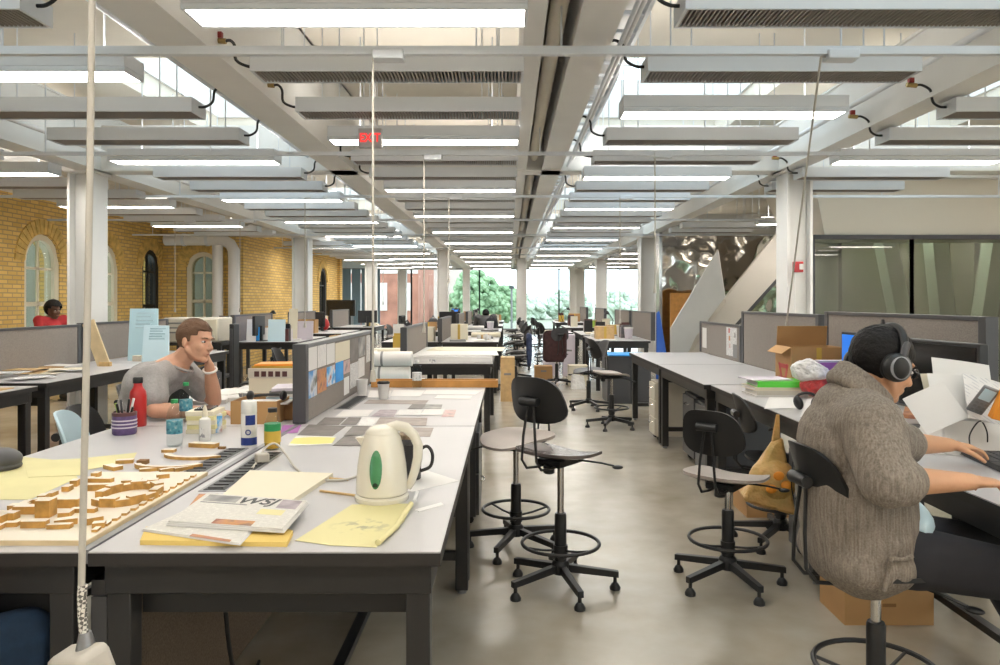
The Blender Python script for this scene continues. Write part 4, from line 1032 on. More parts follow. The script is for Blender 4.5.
ln = nt.nodes.new('ShaderNodeVectorMath'); ln.operation = 'LENGTH'; lt = nt.nodes.new('ShaderNodeMath'); lt.operation = 'LESS_THAN'; lt.inputs[1].default_value = 1
mx = nt.nodes.new('ShaderNodeMixRGB'); mx.inputs[1].default_value = (.72,.70,.66,1); mx.inputs[2].default_value = (.66,.60,.20,1)
nt.links.new(tc.outputs['Object'], sp_.inputs[0]); nt.links.new(sp_.outputs[0], ln.inputs[0]); nt.links.new(ln.outputs['Value'], lt.inputs[0]); nt.links.new(lt.outputs[0], mx.inputs[0]); nt.links.new(mx.outputs[0], nt.nodes['Principled BSDF'].inputs['Base Color'])
for k, (m, ps, l) in enumerate(PR): sheet('paper_print', l, 'print', [zp(*q) for q in ps], TZ+.0004+.0009*(k % 4), m, .0007, 'prints on the second table')
o = sheet('paper_print', 'violet photo between the divider post and the juice bottle', 'print', [zp(*q) for q in [(120,535), (190,532), (205,500), (130,502)]], TZ+.0005, 'violet', .0008, 'prints on the second table')
# paper cups
def cup(px, py, label, lid):
    p = onz(px, py); t = thing('paper_cup', label, 'cup', p, 0, 'paper cups')
    MB().lathe([(.028, 0), (.029, .002), (.038, .100), (.0395, .102), (.038, .104), (.027, .01), (0, .008)], n=24).build('cup_body', 'white', t)
    if lid: MB().lathe([(.040, .098), (.041, .102), (.039, .109), (.034, .112), (.032, .108), (0, .108)], n=24).build('lid', 'black', t)
cup(362, 395, 'white paper cup against the fabric divider', False); cup(383.5, 399, 'white paper cup with a black lid', True)
# wooden board at the end of the table
t = thing('wooden_tray', 'long shallow orange plywood tray lying across the far end of the tables', 'tray', (-.53, 5.37, TZ))
MB().b(-.46, .45, -.06, -.045, 0, .05).build('front_board', 'orange_wood', t); MB().b(-.46, .45, .045, .06, 0, .05).build('back_board', 'orange_wood', t); MB().b(-.46, .45, -.045, .045, 0, .012).build('bottom_board', 'plywood', t)
for s in (-.4525, .4425): MB().b(s-.0075, s+.0075, -.045, .045, .012, .05).build('end_board', 'orange_wood', t)
# things pinned to the divider
XP = -1.053+.0265
def pin(x0, x1, yt, yb, m, label):
    pa, pb_ = 290+x0/6.05, 290+x1/6.05; Y0, Y1 = XP*F/(pa-CX), XP*F/(pb_-CX)
    zt, zb = H-((320+yt/6.05)-CY)*Y0/F, H-((320+yb/6.05)-CY)*Y0/F
    o = MB().b(0, .0012, 0, Y1-Y0, 0, zt-zb).build('pinned_sheet', m, None, (XP, Y0, zb)); tag(o, label, 'pinned sheet', 'sheets pinned to the near divider', 'thing')
for a in ((105,163,168,312,'paper','white sheet with a round drawing pinned nearest the divider post'), (166,218,155,290,'plan_paper','second pinned white drawing from the divider post, upper row'), (221,270,148,272,'paper','third pinned white sheet, upper row of the divider'),
          (273,361,142,262,'paper_cream','wide cream sheet pinned in the upper row'), (363,409,118,252,'grey_print','dark grey sheet pinned in the upper row'), (412,455,108,228,'photo_grey','grey portrait photo pinned in the upper row'), (461,500,95,258,'text_paper','tall white page pinned at the far end of the divider'),
          (103,162,318,482,'photo_sky','photo of sky over dark land pinned nearest the divider post'), (164,220,305,448,'photo_brown','reddish brown photo pinned in the lower row'), (221,273,288,405,'photo_blue','blue and white photo pinned in the lower row'),
          (275,322,260,382,'photo_azure','plain bright blue photo pinned in the lower row'), (323,362,250,330,'photo_pink','small pinkish photo pinned in the lower row'), (326,357,352,458,'white','small blank white slip pinned low on the divider'),
          (363,412,268,418,'text_paper','white text page pinned low beside the blank slip'), (413,450,235,352,'plan_paper','small drawing page pinned low near the far end')): pin(*a)
# yellow paper tube and floor cable under the near tables
p = Vector(at(60, 655, 2.1)); t = thing('paper_roll', 'yellow-rimmed paper roll standing under the model table', 'paper roll', (p.x, 2.1, 0))
MB().lathe([(.034, 0), (.034, .455), (.028, .455), (.028, .02)], n=24).build('roll', 'cord', t); MB().lathe([(.0345, .43), (.0345, .457), (.0275, .457), (.0275, .43)], n=24).build('yellow_rim', 'label_yellow', t)
tag(MB().tube(cr([(-.86, 2.2, .74), (-.87, 2.3, .35), (-.9, 2.5, .06), (-.93, 2.62, .008), (-.98, 2.9, .008)]), .007, 8).build('power_cable', 'black'), 'black cable hanging down under the kettle table', 'cable', kind='thing')
# ------------------------------------------------------------------ desk of the man with headphones and beyond
for k, (m, h, dx, rz) in enumerate((('paper', .012, 0, .05), ('beige_plastic', .028, .02, .0), ('paper_cream', .022, 0, .04), ('bright_green', .036, .03, -.04))):
    z = TZ+.0003+sum((.012, .028, .022, .036)[:k]); t = thing('ring_binder', ['white folder lowest in the pile by the cardboard box', 'grey-beige binder second in the pile by the cardboard box', 'cream binder third in the pile by the cardboard box', 'bright green binder near the top of the pile'][k], 'binder', (1.74+dx, 4.9, z), rz, 'binders piled on the aisle side desk')
    mb = MB(); mb.b(-.16, .16, -.13, .13, 0, .003); mb.b(-.16, .16, -.13, .13, h-.003, h-.0003); mb.b(-.16, .16, -.13, -.127, .003, h-.003); mb.build('cover', m, t); MB().b(-.155, .155, -.122, .125, .004, h-.004).build('pages', 'paper', t)
t = thing('ring_binder', 'lilac folder lying on the bright green binder', 'binder', (1.72, 4.93, TZ+.0986), .1, 'binders piled on the aisle side desk'); MB().b(-.15, .13, -.1, .12, 0, .008).build('cover', 'lavender', t); MB().b(-.148, .132, -.102, -.099, .002, .006).build('pages', 'paper', t)
sheet('paper_sheet', 'white paper on the desk before the binders', 'paper', [(764,409), (800,408), (800,395), (770,395)], TZ+.0004, 'paper')
sheet('paper_sheet', 'crumpled white paper beside the black headset', 'paper', [(800,418), (835,418), (838,395), (810,392)], TZ+.0002, 'paper', .006)
t, w, l, h = carton('cardboard_box', 'open cardboard box with a raised flap on the aisle side desk', 1.93, 2.31, 5.06, 5.36, TZ, TZ+.30)
MB().box((0, l-.002, h+.07), (2*w-.02, .004, .14), (R(6), 0, 0)).build('raised_flap', 'card', t); MB().box((-w-.03, 0, h-.02), (.08, 2*l-.02, .004), (0, R(-35), 0)).build('side_flap', 'card', t)
MB().box((.0, -l-.0012, h*.5), (.035, .002, h)).build('tape', 'gold', t)
mb = MB(); mb.b(-w-.0015, -w-.0005, -.1, .09, .05, .09); mb.box((-w-.001, -.06, .12), (.001, .03, .14), (R(25), 0, 0)); mb.box((-w-.001, .05, .13), (.001, .03, .12), (R(-25), 0, 0)); mb.b(-w-.0015, -w-.0005, -.08, .07, .15, .18)
mb.build('red_print', 'red', t)
# tall plastic bag
bagm = mat('bag_white', (.72,.70,.68), .35, bump=(14, .8, .03)); bagr = mat('bag_red', (.42,.03,.03), .35, noise=(30, .3), bump=(16, .8, .03))
t = thing('plastic_bag', 'crumpled white plastic bag with red printed lower half', 'bag', (1.95, 4.72, TZ))
tx = bpy.data.textures.new('crumple', 'CLOUDS'); tx.noise_scale = .07; tx.noise_depth = 3
def crumple(o, s=.05):
    d = o.modifiers.new('Subsurf', 'SUBSURF'); d.levels = d.render_levels = 2
    d = o.modifiers.new('Crumple', 'DISPLACE'); d.texture = tx; d.strength = s; d.mid_level = .5; d.texture_coords = 'LOCAL'
    o.data.polygons.foreach_set('use_smooth', [False]*len(o.data.polygons)); return o
mb = MB(); mb.ell((.03, 0, .075), (.125, .095, .07), None, 22, 12); crumple(mb.build('bag_lower', 'bag_red', t), .04)
mb = MB(); mb.ell((-.025, .01, .165), (.125, .09, .075), (0, R(14), 0), 22, 12); crumple(mb.build('bag_upper', 'bag_white', t), .045)
mb = MB(); mb.box((.035, -.098, .06), (.05, .004, .03), (R(-12), R(20), 0)); mb.build('yellow_print', 'label_yellow', t)
t = thing('purple_box', 'purple box between the cardboard box and the blue screen', 'box', (2.17, 4.97-.0, TZ)); MB().b(-.1, .09, -.035, .045, 0, .21).build('box_body', 'violet', t, bev=.004); MB().b(-.1005, .0905, -.0355, .0455, .21, .222).build('lid', 'lavender', t)
t = thing('headset', 'black over-ear headset standing on the desk beside the man', 'headset', (1.70, 4.22, TZ))
for s in (-1, 1): MB().ell((s*.05, 0, .04), (.024, .04, .04), (0, .3*s, 0)).build('ear_cup', 'black', t)
MB().tube([(-.055*cos(pi*k/8)*1.1, .01, .06+.035*sin(pi*k/8)) for k in range(9)], .008, 8).build('headband', 'black', t)
# computer monitors
scr = mat('screen_blue', (.02,.16,.62), .2, emit=.75); mat('screen_off', (.008,.008,.009), .12)
def monitor(x, y, rz, w, h, zb, label, screen='screen_off', back='black', group='computer monitors', z=TZ):
    """screen faces local -x"""
    t = thing('computer_monitor', label, 'monitor', (x, y, z), rz, group)
    MB().b(-.0, .045, -w/2, w/2, zb, zb+h).build('case', back, t, bev=.006); MB().b(-.003, .0, -w/2+.018, w/2-.018, zb+.02, zb+h-.018).build('screen', screen, t)
    MB().b(.045, .085, -.03, .03, .01, zb+h*.5).build('neck', back, t); MB().b(-.06, .14, -.11, .11, 0, .012).build('foot', back, t, bev=.004)
    return t
monitor(2.05, 3.56, .05, .62, .345, .085, 'black widescreen monitor in front of the man with headphones')
monitor(2.2, 4.67, 0, .46, .33, .09, 'monitor with a blue screen showing behind the man\'s head', 'screen_blue')
# dark pyramids leaning on the divider
for k, (y, z, s, l) in enumerate(((4.62, TZ+.0, .26, 'upper black cardboard pyramid rising before the brown divider'), (4.95, TZ, .18, 'lower black cardboard pyramid beside the open cardboard box'))):
    t = thing('card_pyramid', l, 'pyramid', (2.325, y, z), 0, 'black pyramids'); hh = (1.305-TZ) if k == 0 else .34
    MB().prism([(-.02, -s/2, 0), (.018, -s/2, 0), (.018, s/2, 0), (-.02, s/2, 0)], (0,0,0), [(.0, -.004, hh), (.016, -.004, hh), (.016, .004, hh), (.0, .004, hh)]).build('pyramid_body', 'dark_grey', t)
# papers heaped before the monitor
def leaf(name, label, cat, c, sx, sy, rot, m, group=None, bend=.03, n=6):
    vs = []; 
    for i in range(n+1):
        for j in range(2):
            u = -sx/2+sx*i/n; vs.append((u, -sy/2+sy*j, bend*math.sin(pi*i/n)))
    k = len(vs); vs += [(v[0], v[1], v[2]-.0015) for v in vs]; fs = []
    for i in range(n): a = 2*i; fs += [(a, a+2, a+3, a+1), (k+a, k+a+1, k+a+3, k+a+2), (a, k+a, k+a+2, a+2), (a+1, a+3, k+a+3, k+a+1)]
    fs += [(0, 1, k+1, k), (2*n, k+2*n, k+2*n+1, 2*n+1)]
    o = MB().add(vs, fs).build(name, m, None, c, rot=rot); tag(o, label, cat, group, 'thing'); return o
GP = 'loose papers heaped before the black monitor'
for k, (px, py, y, sx, sy, rt, m, l) in enumerate((
    (962, 398, 3.02, .24, .20, (R(60), R(4), R(-8)), 'paper', 'largest white sheet leaning on the heap before the black monitor'),
    (962, 375, 3.10, .26, .12, (R(70), R(8), R(5)), 'paper', 'white sheet with folded corner topmost on the heap'),
    (935, 408, 3.00, .17, .17, (R(60), R(-26), R(-10)), 'paper', 'white sheet slipping off the heap toward the man'),
    (985, 400, 2.96, .16, .2, (R(58), R(14), R(0)), 'plan_paper', 'drawing sheet at the far side of the heap'),
    (955, 385, 3.12, .27, .1, (R(66), R(0), R(0)), 'paper_cream', 'cream sheet peeking out of the heap'))):
    leaf('paper_sheet', l, 'paper', at(px, py, y), sx, sy, rt, m, GP, .006)
o = MB().prism([(-.18, -.15, 0), (.2, -.15, 0), (.2, .13, 0), (-.16, .13, 0)], (0, 0, .06), [(-.12, -.02, .16), (.15, -.02, .16), (.16, .1, .18), (-.1, .1, .18)]).build('paper_heap', 'paper', None, (1.93, 3.12, TZ), bev=.01); tag(o, 'thick heap of white papers propping the loose sheets', 'papers', GP, 'thing')
sheet('paper_sheet', 'flat white sheet on the desk beyond the laptop', 'paper', [(905,452), (985,458), (990,436), (912,428)], TZ+.0004, 'paper', .004)
sheet('paper_sheet', 'flat grey-edged sheet under the typing hand', 'paper', [(880,444), (935,455), (960,446), (905,436)], TZ+.0002, 'plan_paper', .002)
o = sheet('patterned_box', 'small red patterned tin behind the man\'s chin', 'tin', [(903,418), (928,420), (930,412), (905,410)], TZ, 'photo_brown', .02)
t = thing('calculator', 'grey handheld calculator with a blue display leaning on the papers', 'calculator', at(983, 400, 2.88)); t.rotation_euler = (R(28), R(22), R(-8))
MB().box((0, 0, 0), (.062, .014, .125)).build('case', 'rail_grey', t, bev=.005); MB().box((-.002, -.0075, .028), (.044, .002, .05)).build('display', 'pale_blue', t)
mb = MB()
for i in range(3):
    for j in range(3): mb.box((-.018+.018*i, -.0078, -.012-.017*j), (.012, .003, .009))
mb.build('keypad', 'mid_grey', t)
o = MB().box((0, 0, 0), (.05, .03, .12)).build('snack_box', 'orange', None, at(1002, 405, 2.84), rot=(R(15), R(15), 0), bev=.003); tag(o, 'orange and black packet beside the calculator', 'packet', None, 'thing')
tag(MB().tube(cr([tuple(at(x, y, 2.93)) for x, y in ((905,452), (912,444), (924,438), (940,441), (955,446), (966,444), (975,449))]), .0016, 6).build('usb_cable', 'black'), 'thin black cable looping over the papers by the laptop', 'cable', kind='thing')
tag(MB().tube(cr([tuple(at(x, y, 2.9+.03*k)) for k, (x, y) in enumerate(((970,448), (970,434), (980,421), (987,432), (986,446), (976,440), (983,426), (992,440)))]), .0028, 6).build('usb_cable', 'black'), 'second thin black cable tangled behind the laptop', 'cable', kind='thing')
# laptop
t = thing('laptop', 'black laptop open on the desk under the typing hand', 'laptop', (1.92, 2.78, TZ), R(-8))
MB().b(-.13, .13, -.18, .18, 0, .022).build('base', 'black', t, bev=.004)
mb = MB()
for i in range(5):
    for j in range(13): mb.b(-.075+i*.035, -.075+i*.035+.028, -.16+j*.025, -.16+j*.025+.020, .022, .025)
mb.build('keyboard', 'dark_grey', t)['kind'] = 'stuff'
MB().b(-.12, -.085, -.04, .04, .022, .0235).build('touchpad', 'dark_grey', t)
ld = MB().b(0, .012, -.18, .18, 0, .235).build('lid', 'black', t, (.13, 0, .02), rot=(0, R(18), 0)); MB().b(-.002, 0, -.165, .165, .02, .222).build('screen', 'screen_off', ld)
# pinned sheets on the low divider
for y0, y1, z0, z1, m, l in ((8.78, 8.97, .86, 1.10, 'paper', 'narrow white sheet pinned at the far end of the low divider'), (7.62, 7.98, .84, 1.14, 'text_paper', 'large white sheet with small pictures pinned on the low divider'), (7.6, 7.74, .83, .97, 'mid_grey', 'grey swatch pinned below the large sheet on the low divider')):
    o = MB().b(0, .0012, 0, y1-y0, 0, z1-z0).build('pinned_sheet', m, None, (2.37-.0268-(.0013 if m == 'mid_grey' else 0), y0, z0)); tag(o, l, 'pinned sheet', 'sheets pinned to the low divider', 'thing')
for k, (y, z, m) in enumerate(((7.9, 1.08, 'red'), (7.89, 1.0, 'photo_brown'), (7.88, .92, 'photo_pink'), (7.7, 1.04, 'photo_grey'))):
    o = MB().b(0, .001, 0, .05, 0, .05).build('photo_print', m, None, (2.37-.0281, y-.05, z)); tag(o, ['red', 'brown', 'pink', 'grey'][k]+' small picture on the pinned sheet of the low divider', 'photo', 'small pinned pictures', 'thing')
# boxes and bag under the desk
t, w, l, h = carton('cardboard_box', 'closed cardboard box on the floor behind the headphone man\'s stool', 1.47, 1.86, 3.24, 3.50, 0, .29, open_=False)
MB().b(-w, w, -.02, .02, h, h+.001).build('tape', 'card_dark', t); MB().b(-.03, .03, -l-.001, -l, .08, .095).build('hand_slot', 'card_dark', t)
carton('cardboard_box', 'low cardboard box on the floor behind the low black stool', 1.56, 1.95, 4.85, 5.15, 0, .17)
t = thing('plastic_bag', 'yellow plastic bag with red flowers hanging in front of the low black stool', 'bag', (1.415, 4.04, .47)); t['group'] = 'plastic bags'
ym = mat('bag_yellow', (.62,.42,.13), .4, noise=(9, .25, (.66,.36,.12)), bump=(12, 1, .03))
mb = MB(); mb.prism([(-.17, -.1, -.12), (.12, -.1, -.20), (.12, .08, -.20), (-.15, .08, -.10)], (0,0,0), [(.02, -.02, .19), (.08, -.02, .21), (.08, .02, .21), (.02, .02, .19)]); mb.ell((.02, -.01, -.03), (.13, .1, .13)); mb.build('bag_body', 'bag_yellow', t, bev=.02)
MB().prism([(.02, -.012, .18), (.06, -.012, .20), (.06, .012, .20), (.02, .012, .18)], (0,0,0), [(.045, -.006, .33), (.06, -.006, .33), (.06, .006, .33), (.045, .006, .33)]).build('handle', 'bag_yellow', t)
mb = MB()
for a, b in ((.02, .02), (.06, -.03), (-.02, -.05)): mb.ell((a, -.107, b), (.03, .012, .024))
mb.build('printed_flower', 'orange', t)
tag(MB().tube(cr([(1.62, 4.6, .62), (1.66, 4.5, .66), (1.72, 4.4, .60), (1.78, 4.45, .66), (1.84, 4.6, .6), (1.9, 4.75, .62)]), .012, 7).build('cable_bundle', 'black'), 'bundle of black cables hung under the white table', 'cables', kind='thing')
tag(MB().tube(cr([(1.50, 3.9, .60), (1.48, 3.88, .48), (1.50, 3.9, .38), (1.47, 3.72, .3), (1.49, 3.6, .34)]), .003, 6).build('thin_cable', 'black'), 'thin black cable trailing over the dark drawer unit fronts', 'cable', kind='thing')
# ------------------------------------------------------------------ people
mat('skin', (.60,.33,.22), .5, sss=.08, noise=(12, .05)); mat('skin_tan', (.56,.30,.17), .5, sss=.08, noise=(12, .05)); mat('skin_brown', (.13,.06,.035), .5)
mat('shirt_red', (.42,.03,.035), .9); mat('hair_brown', (.12,.06,.03), .75, bump=(160, .8, .004)); mat('hair_black', (.006,.005,.005), .6, spec=.25, bump=(90, .8, .006))
mat('tee_grey', (.33,.315,.31), .95, noise=(120, .08), bump=(9, .8, .02))
def knit():
    m = mat('knit', (.20,.165,.135), .95); nt = m.node_tree; b = nt.nodes['Principled BSDF']
    tc = nt.nodes.new('ShaderNodeTexCoord'); w = nt.nodes.new('ShaderNodeTexNoise'); w.inputs['Scale'].default_value = 150; w.inputs['Detail'].default_value = 2
    mp = nt.nodes.new('ShaderNodeMapping'); mp.inputs['Scale'].default_value = (1, 1, .06); nt.links.new(tc.outputs['Object'], mp.inputs[0]); nt.links.new(mp.outputs[0], w.inputs['Vector'])
    n = nt.nodes.new('ShaderNodeTexNoise'); n.inputs['Scale'].default_value = 190; nt.links.new(tc.outputs['Object'], n.inputs['Vector'])
    r = nt.nodes.new('ShaderNodeValToRGB'); r.color_ramp.elements[0].position = .36; r.color_ramp.elements[1].position = .66; r.color_ramp.elements[0].color = (.145,.12,.097,1); r.color_ramp.elements[1].color = (.28,.24,.20,1)
    mx = nt.nodes.new('ShaderNodeMath'); mx.operation = 'MULTIPLY_ADD'; mx.inputs[1].default_value = .6; nt.links.new(w.outputs['Fac'], mx.inputs[0])
    m2 = nt.nodes.new('ShaderNodeMath'); m2.operation = 'MULTIPLY'; m2.inputs[1].default_value = .4; nt.links.new(n.outputs['Fac'], m2.inputs[0]); nt.links.new(m2.outputs[0], mx.inputs[2])
    nt.links.new(mx.outputs[0], r.inputs[0]); nt.links.new(r.outputs[0], b.inputs['Base Color'])
    bp = nt.nodes.new('ShaderNodeBump'); bp.inputs['Strength'].default_value = .6; bp.inputs['Distance'].default_value = .004; nt.links.new(mx.outputs[0], bp.inputs['Height']); nt.links.new(bp.outputs[0], b.inputs['Normal'])
knit()
mat('eye_white', (.75,.72,.7), .2); mat('iris', (.02,.015,.012), .15); mat('lip', (.45,.18,.14), .5); mat('glasses', (.02,.018,.016), .25)
def head_frame(yaw, pitch, roll):
    return Matrix.Rotation(yaw, 3, 'Z') @ Matrix.Rotation(pitch, 3, 'Y') @ Matrix.Rotation(roll, 3, 'X')
def add_head(mb, C, m):
    """local x forward, y to the person's left, z up; pitch > 0 looks down"""
    C = Vector(C)
    def e(c, r): mb.ell(C+m @ Vector(c), r, m, 18, 12)
    def k(a, b, r0, r1): mb.cap(C+m @ Vector(a), C+m @ Vector(b), r0, r1)
    e((-.014, 0, .030), (.098, .077, .086)); e((.030, 0, -.025), (.060, .062, .085)); e((.018, 0, -.06), (.060, .054, .045))
    e((.064, 0, -.092), (.024, .026, .020)); e((.074, 0, .026), (.020, .046, .012))
    k((.086, 0, .010), (.109, 0, -.028), .008, .012); e((.100, 0, -.034), (.014, .017, .009))
    e((.085, 0, -.058), (.011, .023, .006)); e((.083, 0, -.068), (.011, .020, .007))
    for s in (-1, 1):
        e((.058, s*.036, -.028), (.028, .024, .024)); k((.0, s*.058, -.045), (.05, s*.026, -.085), .018, .016)
        e((-.008, s*.078, -.004), (.018, .008, .030)); e((-.002, s*.082, -.024), (.010, .006, .012))
def add_hand(mb, W, d, n, s, curl=.5, spread=.1, sc=1.0):
    W = Vector(W); d = Vector(d).normalized(); n = Vector(n); n = (n-d*n.dot(d)).normalized(); s0 = Vector(s); sd = d.cross(n)
    if sd.dot(s0) < 0: sd = -sd
    rot = Matrix((d, sd, n)).transposed()
    mb.ell(W+d*.048*sc, (.052*sc, .040*sc, .015*sc), rot); mb.cap(W, W+d*.03*sc, .022*sc, .02*sc, flat=1)
    mb.ell(W+d*.03*sc+sd*.022*sc+n*.006*sc, (.03*sc, .016*sc, .014*sc), rot)
    for k, (o, L) in enumerate(((.030, .070), (.010, .078), (-.011, .072), (-.030, .056))):
        p = W+d*(.084-.006*abs(k-1.3))*sc+sd*o*sc; ang = 0; lat = o*spread*9
        mb.cap(W+d*.05*sc+sd*o*.9*sc, p, .0105*sc, .0092*sc)
        for j, fr in enumerate((.45, .31, .24)):
            ang += curl*(.55, 1.0, .7)[j]
            dr = (d*cos(ang)+n*sin(ang)+sd*lat*.3).normalized(); q = p+dr*L*fr*sc
            mb.cap(p, q, (.0090-.0008*j)*sc, (.0084-.0008*j)*sc, 10); p = q
    p = W+d*.022*sc+sd*.034*sc+n*.005*sc
    for j, (L, f) in enumerate(((.034, .9), (.030, .55), (.024, .35))):
        q = p+(d*(1-f*.45)+sd*f*.75+n*(.25+.15*j)).normalized()*L*sc; mb.cap(p, q, (.0125-.0015*j)*sc, (.011-.0015*j)*sc, 10); p = q
def add_hair(t, C, m, cond, mt, r=(.105, .084, .096), off=(-.016, 0, .034), jit=.004, name='hair', thick=.012):
    nu, nv = 48, 30; C = Vector(C); rn = random.Random(3); vs = []; idx = {}
    def P(i, j):
        i %= nu
        if (i, j) not in idx:
            a = 2*pi*i/nu; b = -pi/2+pi*j/nv; k = 1+rn.uniform(-jit, jit)*10
            l = Vector((off[0]+r[0]*k*cos(b)*cos(a), off[1]+r[1]*k*cos(b)*sin(a), off[2]+r[2]*k*sin(b)))
            idx[(i, j)] = len(vs); vs.append((C+m @ l, l))
        return idx[(i, j)]
    fs = []
    for j in range(nv):
        for i in range(nu):
            a = 2*pi*(i+.5)/nu; b = -pi/2+pi*(j+.5)/nv
            l = (off[0]+r[0]*cos(b)*cos(a), r[1]*cos(b)*sin(a), off[2]+r[2]*sin(b))
            if cond(*l): fs.append((P(i, j), P(i+1, j), P(i+1, j+1), P(i, j+1)))
    o = MB().add([v[0] for v in vs], fs).build(name, mt, t)
    d = o.modifiers.new('Solidify', 'SOLIDIFY'); d.thickness = thick; d.offset = -1
    d = o.modifiers.new('Subsurf', 'SUBSURF'); d.levels = 1; d.render_levels = 1
    return o
def add_eyes(t, C, m, brow):
    C = Vector(C)
    for s in (-1, 1):
        e = MB().ell(C+m @ Vector((.077, s*.031, .004)), (.0105, .0115, .0062), m).build('eye', 'eye_white', t); MB().ell(C+m @ Vector((.0855, s*.031, .004)), (.0035, .0062, .0055), m).build('iris', 'iris', e)
        MB().tube([C+m @ Vector((.090-.004*k*k/4*.9, s*(.014+.012*k), .022+.003*sin(k))) for k in range(4)], [.003, .0042, .0038, .002], 6).build('eyebrow', brow, t)
    MB().tube([C+m @ Vector((.0945-.004*abs(k), .0085*k, -.0632)) for k in (-2, -1, 0, 1, 2)], [.001, .0032, .004, .0032, .001], 6).build('lips', 'lip', t)
def person(label, base, rz, J, sk, hair, cond, brow=None, hair_kw={}, faces=True, voxel=.0055, category='person'):
    t = thing('person', label, category, base, rz)
    m = head_frame(*J['hr']); C = Vector(J['head']); V = {k: Vector(v) for k, v in J.items() if k not in ('hr', 'hands', 'feet')}
    mb = MB(); add_head(mb, C, m)
    mb.cap(C+m @ Vector((-.03, 0, -.05)), V['neck'], .054, .058); mb.cap(V['neck'], V['chest'], .075, .11)
    mb.ell(V['chest'], (.10, .145, .13)); mb.cap(V['chest'], V['belly'], .11, .11); mb.cap(V['belly'], V['pelvis'], .11, .12)
    for s in 'LR':
        mb.cap(V['neck'], V['sh'+s], .05, .052); mb.cap(V['chest'], V['sh'+s], .075, .055)
        mb.cap(V['sh'+s], V['el'+s], .050, .040); mb.cap(V['el'+s], V['el'+s].lerp(V['wr'+s], .3), .040, .043); mb.cap(V['el'+s].lerp(V['wr'+s], .3), V['wr'+s], .043, .026)
        add_hand(mb, V['wr'+s], *J['hands'][s])
        mb.cap(V['pelvis'], V['hp'+s], .1, .09); mb.cap(V['hp'+s], V['kn'+s], .082, .055); mb.cap(V['kn'+s], V['kn'+s].lerp(V['an'+s], .3), .055, .056); mb.cap(V['kn'+s].lerp(V['an'+s], .3), V['an'+s], .056, .036)
        f = Vector((J.get('fd', (1, 0, 0)))); mb.cap(V['an'+s]+Vector((-.02, 0, -.03)), V['an'+s]+f*.15+Vector((0, 0, -.045)), .034, .026)
    mb.organic('body', sk, t, voxel, 5, .5)
    if faces: add_eyes(t, C, m, brow or hair)
    add_hair(t, C, m, cond, hair, **hair_kw)
    return t, V, C, m
def trousers(t, V, mt, fd=(1, 0, 0), r=1.0):
    mb = MB(); f = Vector(fd)
    for s in 'LR':
        mb.cap(V['pelvis'], V['hp'+s], .125*r, .105*r); mb.cap(V['hp'+s], V['kn'+s], .098*r, .074*r); mb.cap(V['kn'+s], V['an'+s]+Vector((0, 0, .03)), .072*r, .055*r)
    mb.cap(V['pelvis'], V['pelvis']+Vector((0, 0, .06)), .13, .13); mb.organic('trousers', mt, t, .012, 4, .5)
    for s in 'LR':
        a = V['an'+s]; sh = MB(); sh.cap(a+Vector((-.02, 0, -.035)), a+f*.16+Vector((0, 0, -.055)), .046, .038); sh.box(a+f*.06+Vector((0, 0, -.088)), (.27 if abs(fd[0]) > .5 else .1, .09, .02)); sh.organic('shoe', 'black', t, .008, 3, .5)
# man in grey t-shirt ------------------------------------------------------------
base = Vector((-2.30, 4.12, 0)); b = lambda x, y, z: (x-base.x, y-base.y, z)
J = dict(pelvis=b(-2.10,4.12,.60), belly=b(-2.075,4.12,.76), chest=b(-2.01,4.12,.95), neck=b(-1.85,4.11,1.06), head=b(-1.735,4.10,1.195), hr=(R(-18), R(4), R(-6)),
         shL=b(-1.89,4.30,1.01), elL=b(-1.70,4.27,.845), wrL=b(-1.69,4.17,1.06), shR=b(-1.89,3.93,1.01), elR=b(-1.83,3.82,.855), wrR=b(-1.60,3.93,.832),
         hpL=b(-2.12,4.23,.56), knL=b(-1.70,4.25,.53), anL=b(-1.73,4.26,.10), hpR=b(-2.12,4.01,.56), knR=b(-1.70,3.98,.53), anR=b(-1.73,3.97,.10),
         hands=dict(L=((-.15, -.25, 1), (-.8, -.35, .0), (-.4, .8, 0), .75, .05, .92), R=((1, .3, -.02), (0, 0, -1), (.2, 1, 0), .35, .08, .95)))
def short_hair(x, y, z):
    return z > .072-.05*max(0, -x+.03)/.03 and z > -.055 if x > .0 else z > -.055+.03*max(0, x+.03)/.03 and (x < -.02 or z > .02)
def short_hair(x, y, z):
    if x > .055: return z > .066
    if x > -.005: return z > .030 or (z > -.005 and x < .02)
    return z > -.058
t, V, C, m = person('man in a grey t-shirt resting his cheek on his hand at the table', base, 0, J, 'skin', 'hair_brown', short_hair, 'hair_brown', dict(r=(.104, .084, .096)))
mb = MB(); 
mb.ell(V['chest']+Vector((.0,0,0)), (.12, .175, .135)); mb.cap(V['chest'], V['belly'], .128, .118); mb.cap(V['belly'], V['pelvis'], .118, .13); mb.cap(V['neck']+Vector((-.02,0,-.03)), V['chest'], .085, .135)
for s in 'LR': mb.cap(V['neck']+Vector((-.02,0,-.02)), V['sh'+s], .065, .074); mb.cap(V['chest'], V['sh'+s], .11, .078); mb.cap(V['sh'+s], V['sh'+s].lerp(V['el'+s], .62), .074, .074)
mb.organic('t_shirt', 'tee_grey', t, .010, 4, .5); trousers(t, V, 'cloth_dark')
a = V['elL'].lerp(V['wrL'], .86); d = (V['wrL']-V['elL']).normalized(); u = d.orthogonal().normalized(); w = d.cross(u)
MB().tube([a+(u*cos(2*pi*k/18)+w*sin(2*pi*k/18))*.036 for k in range(18)], .007, 8, True).build('wristband', 'white', t)
MB().tube([V['neck']+Vector((.02+.068*cos(2*pi*k/20), .075*sin(2*pi*k/20), .005-.035*cos(2*pi*k/20))) for k in range(20)], .008, 8, True).build('collar', 'tee_grey', t)
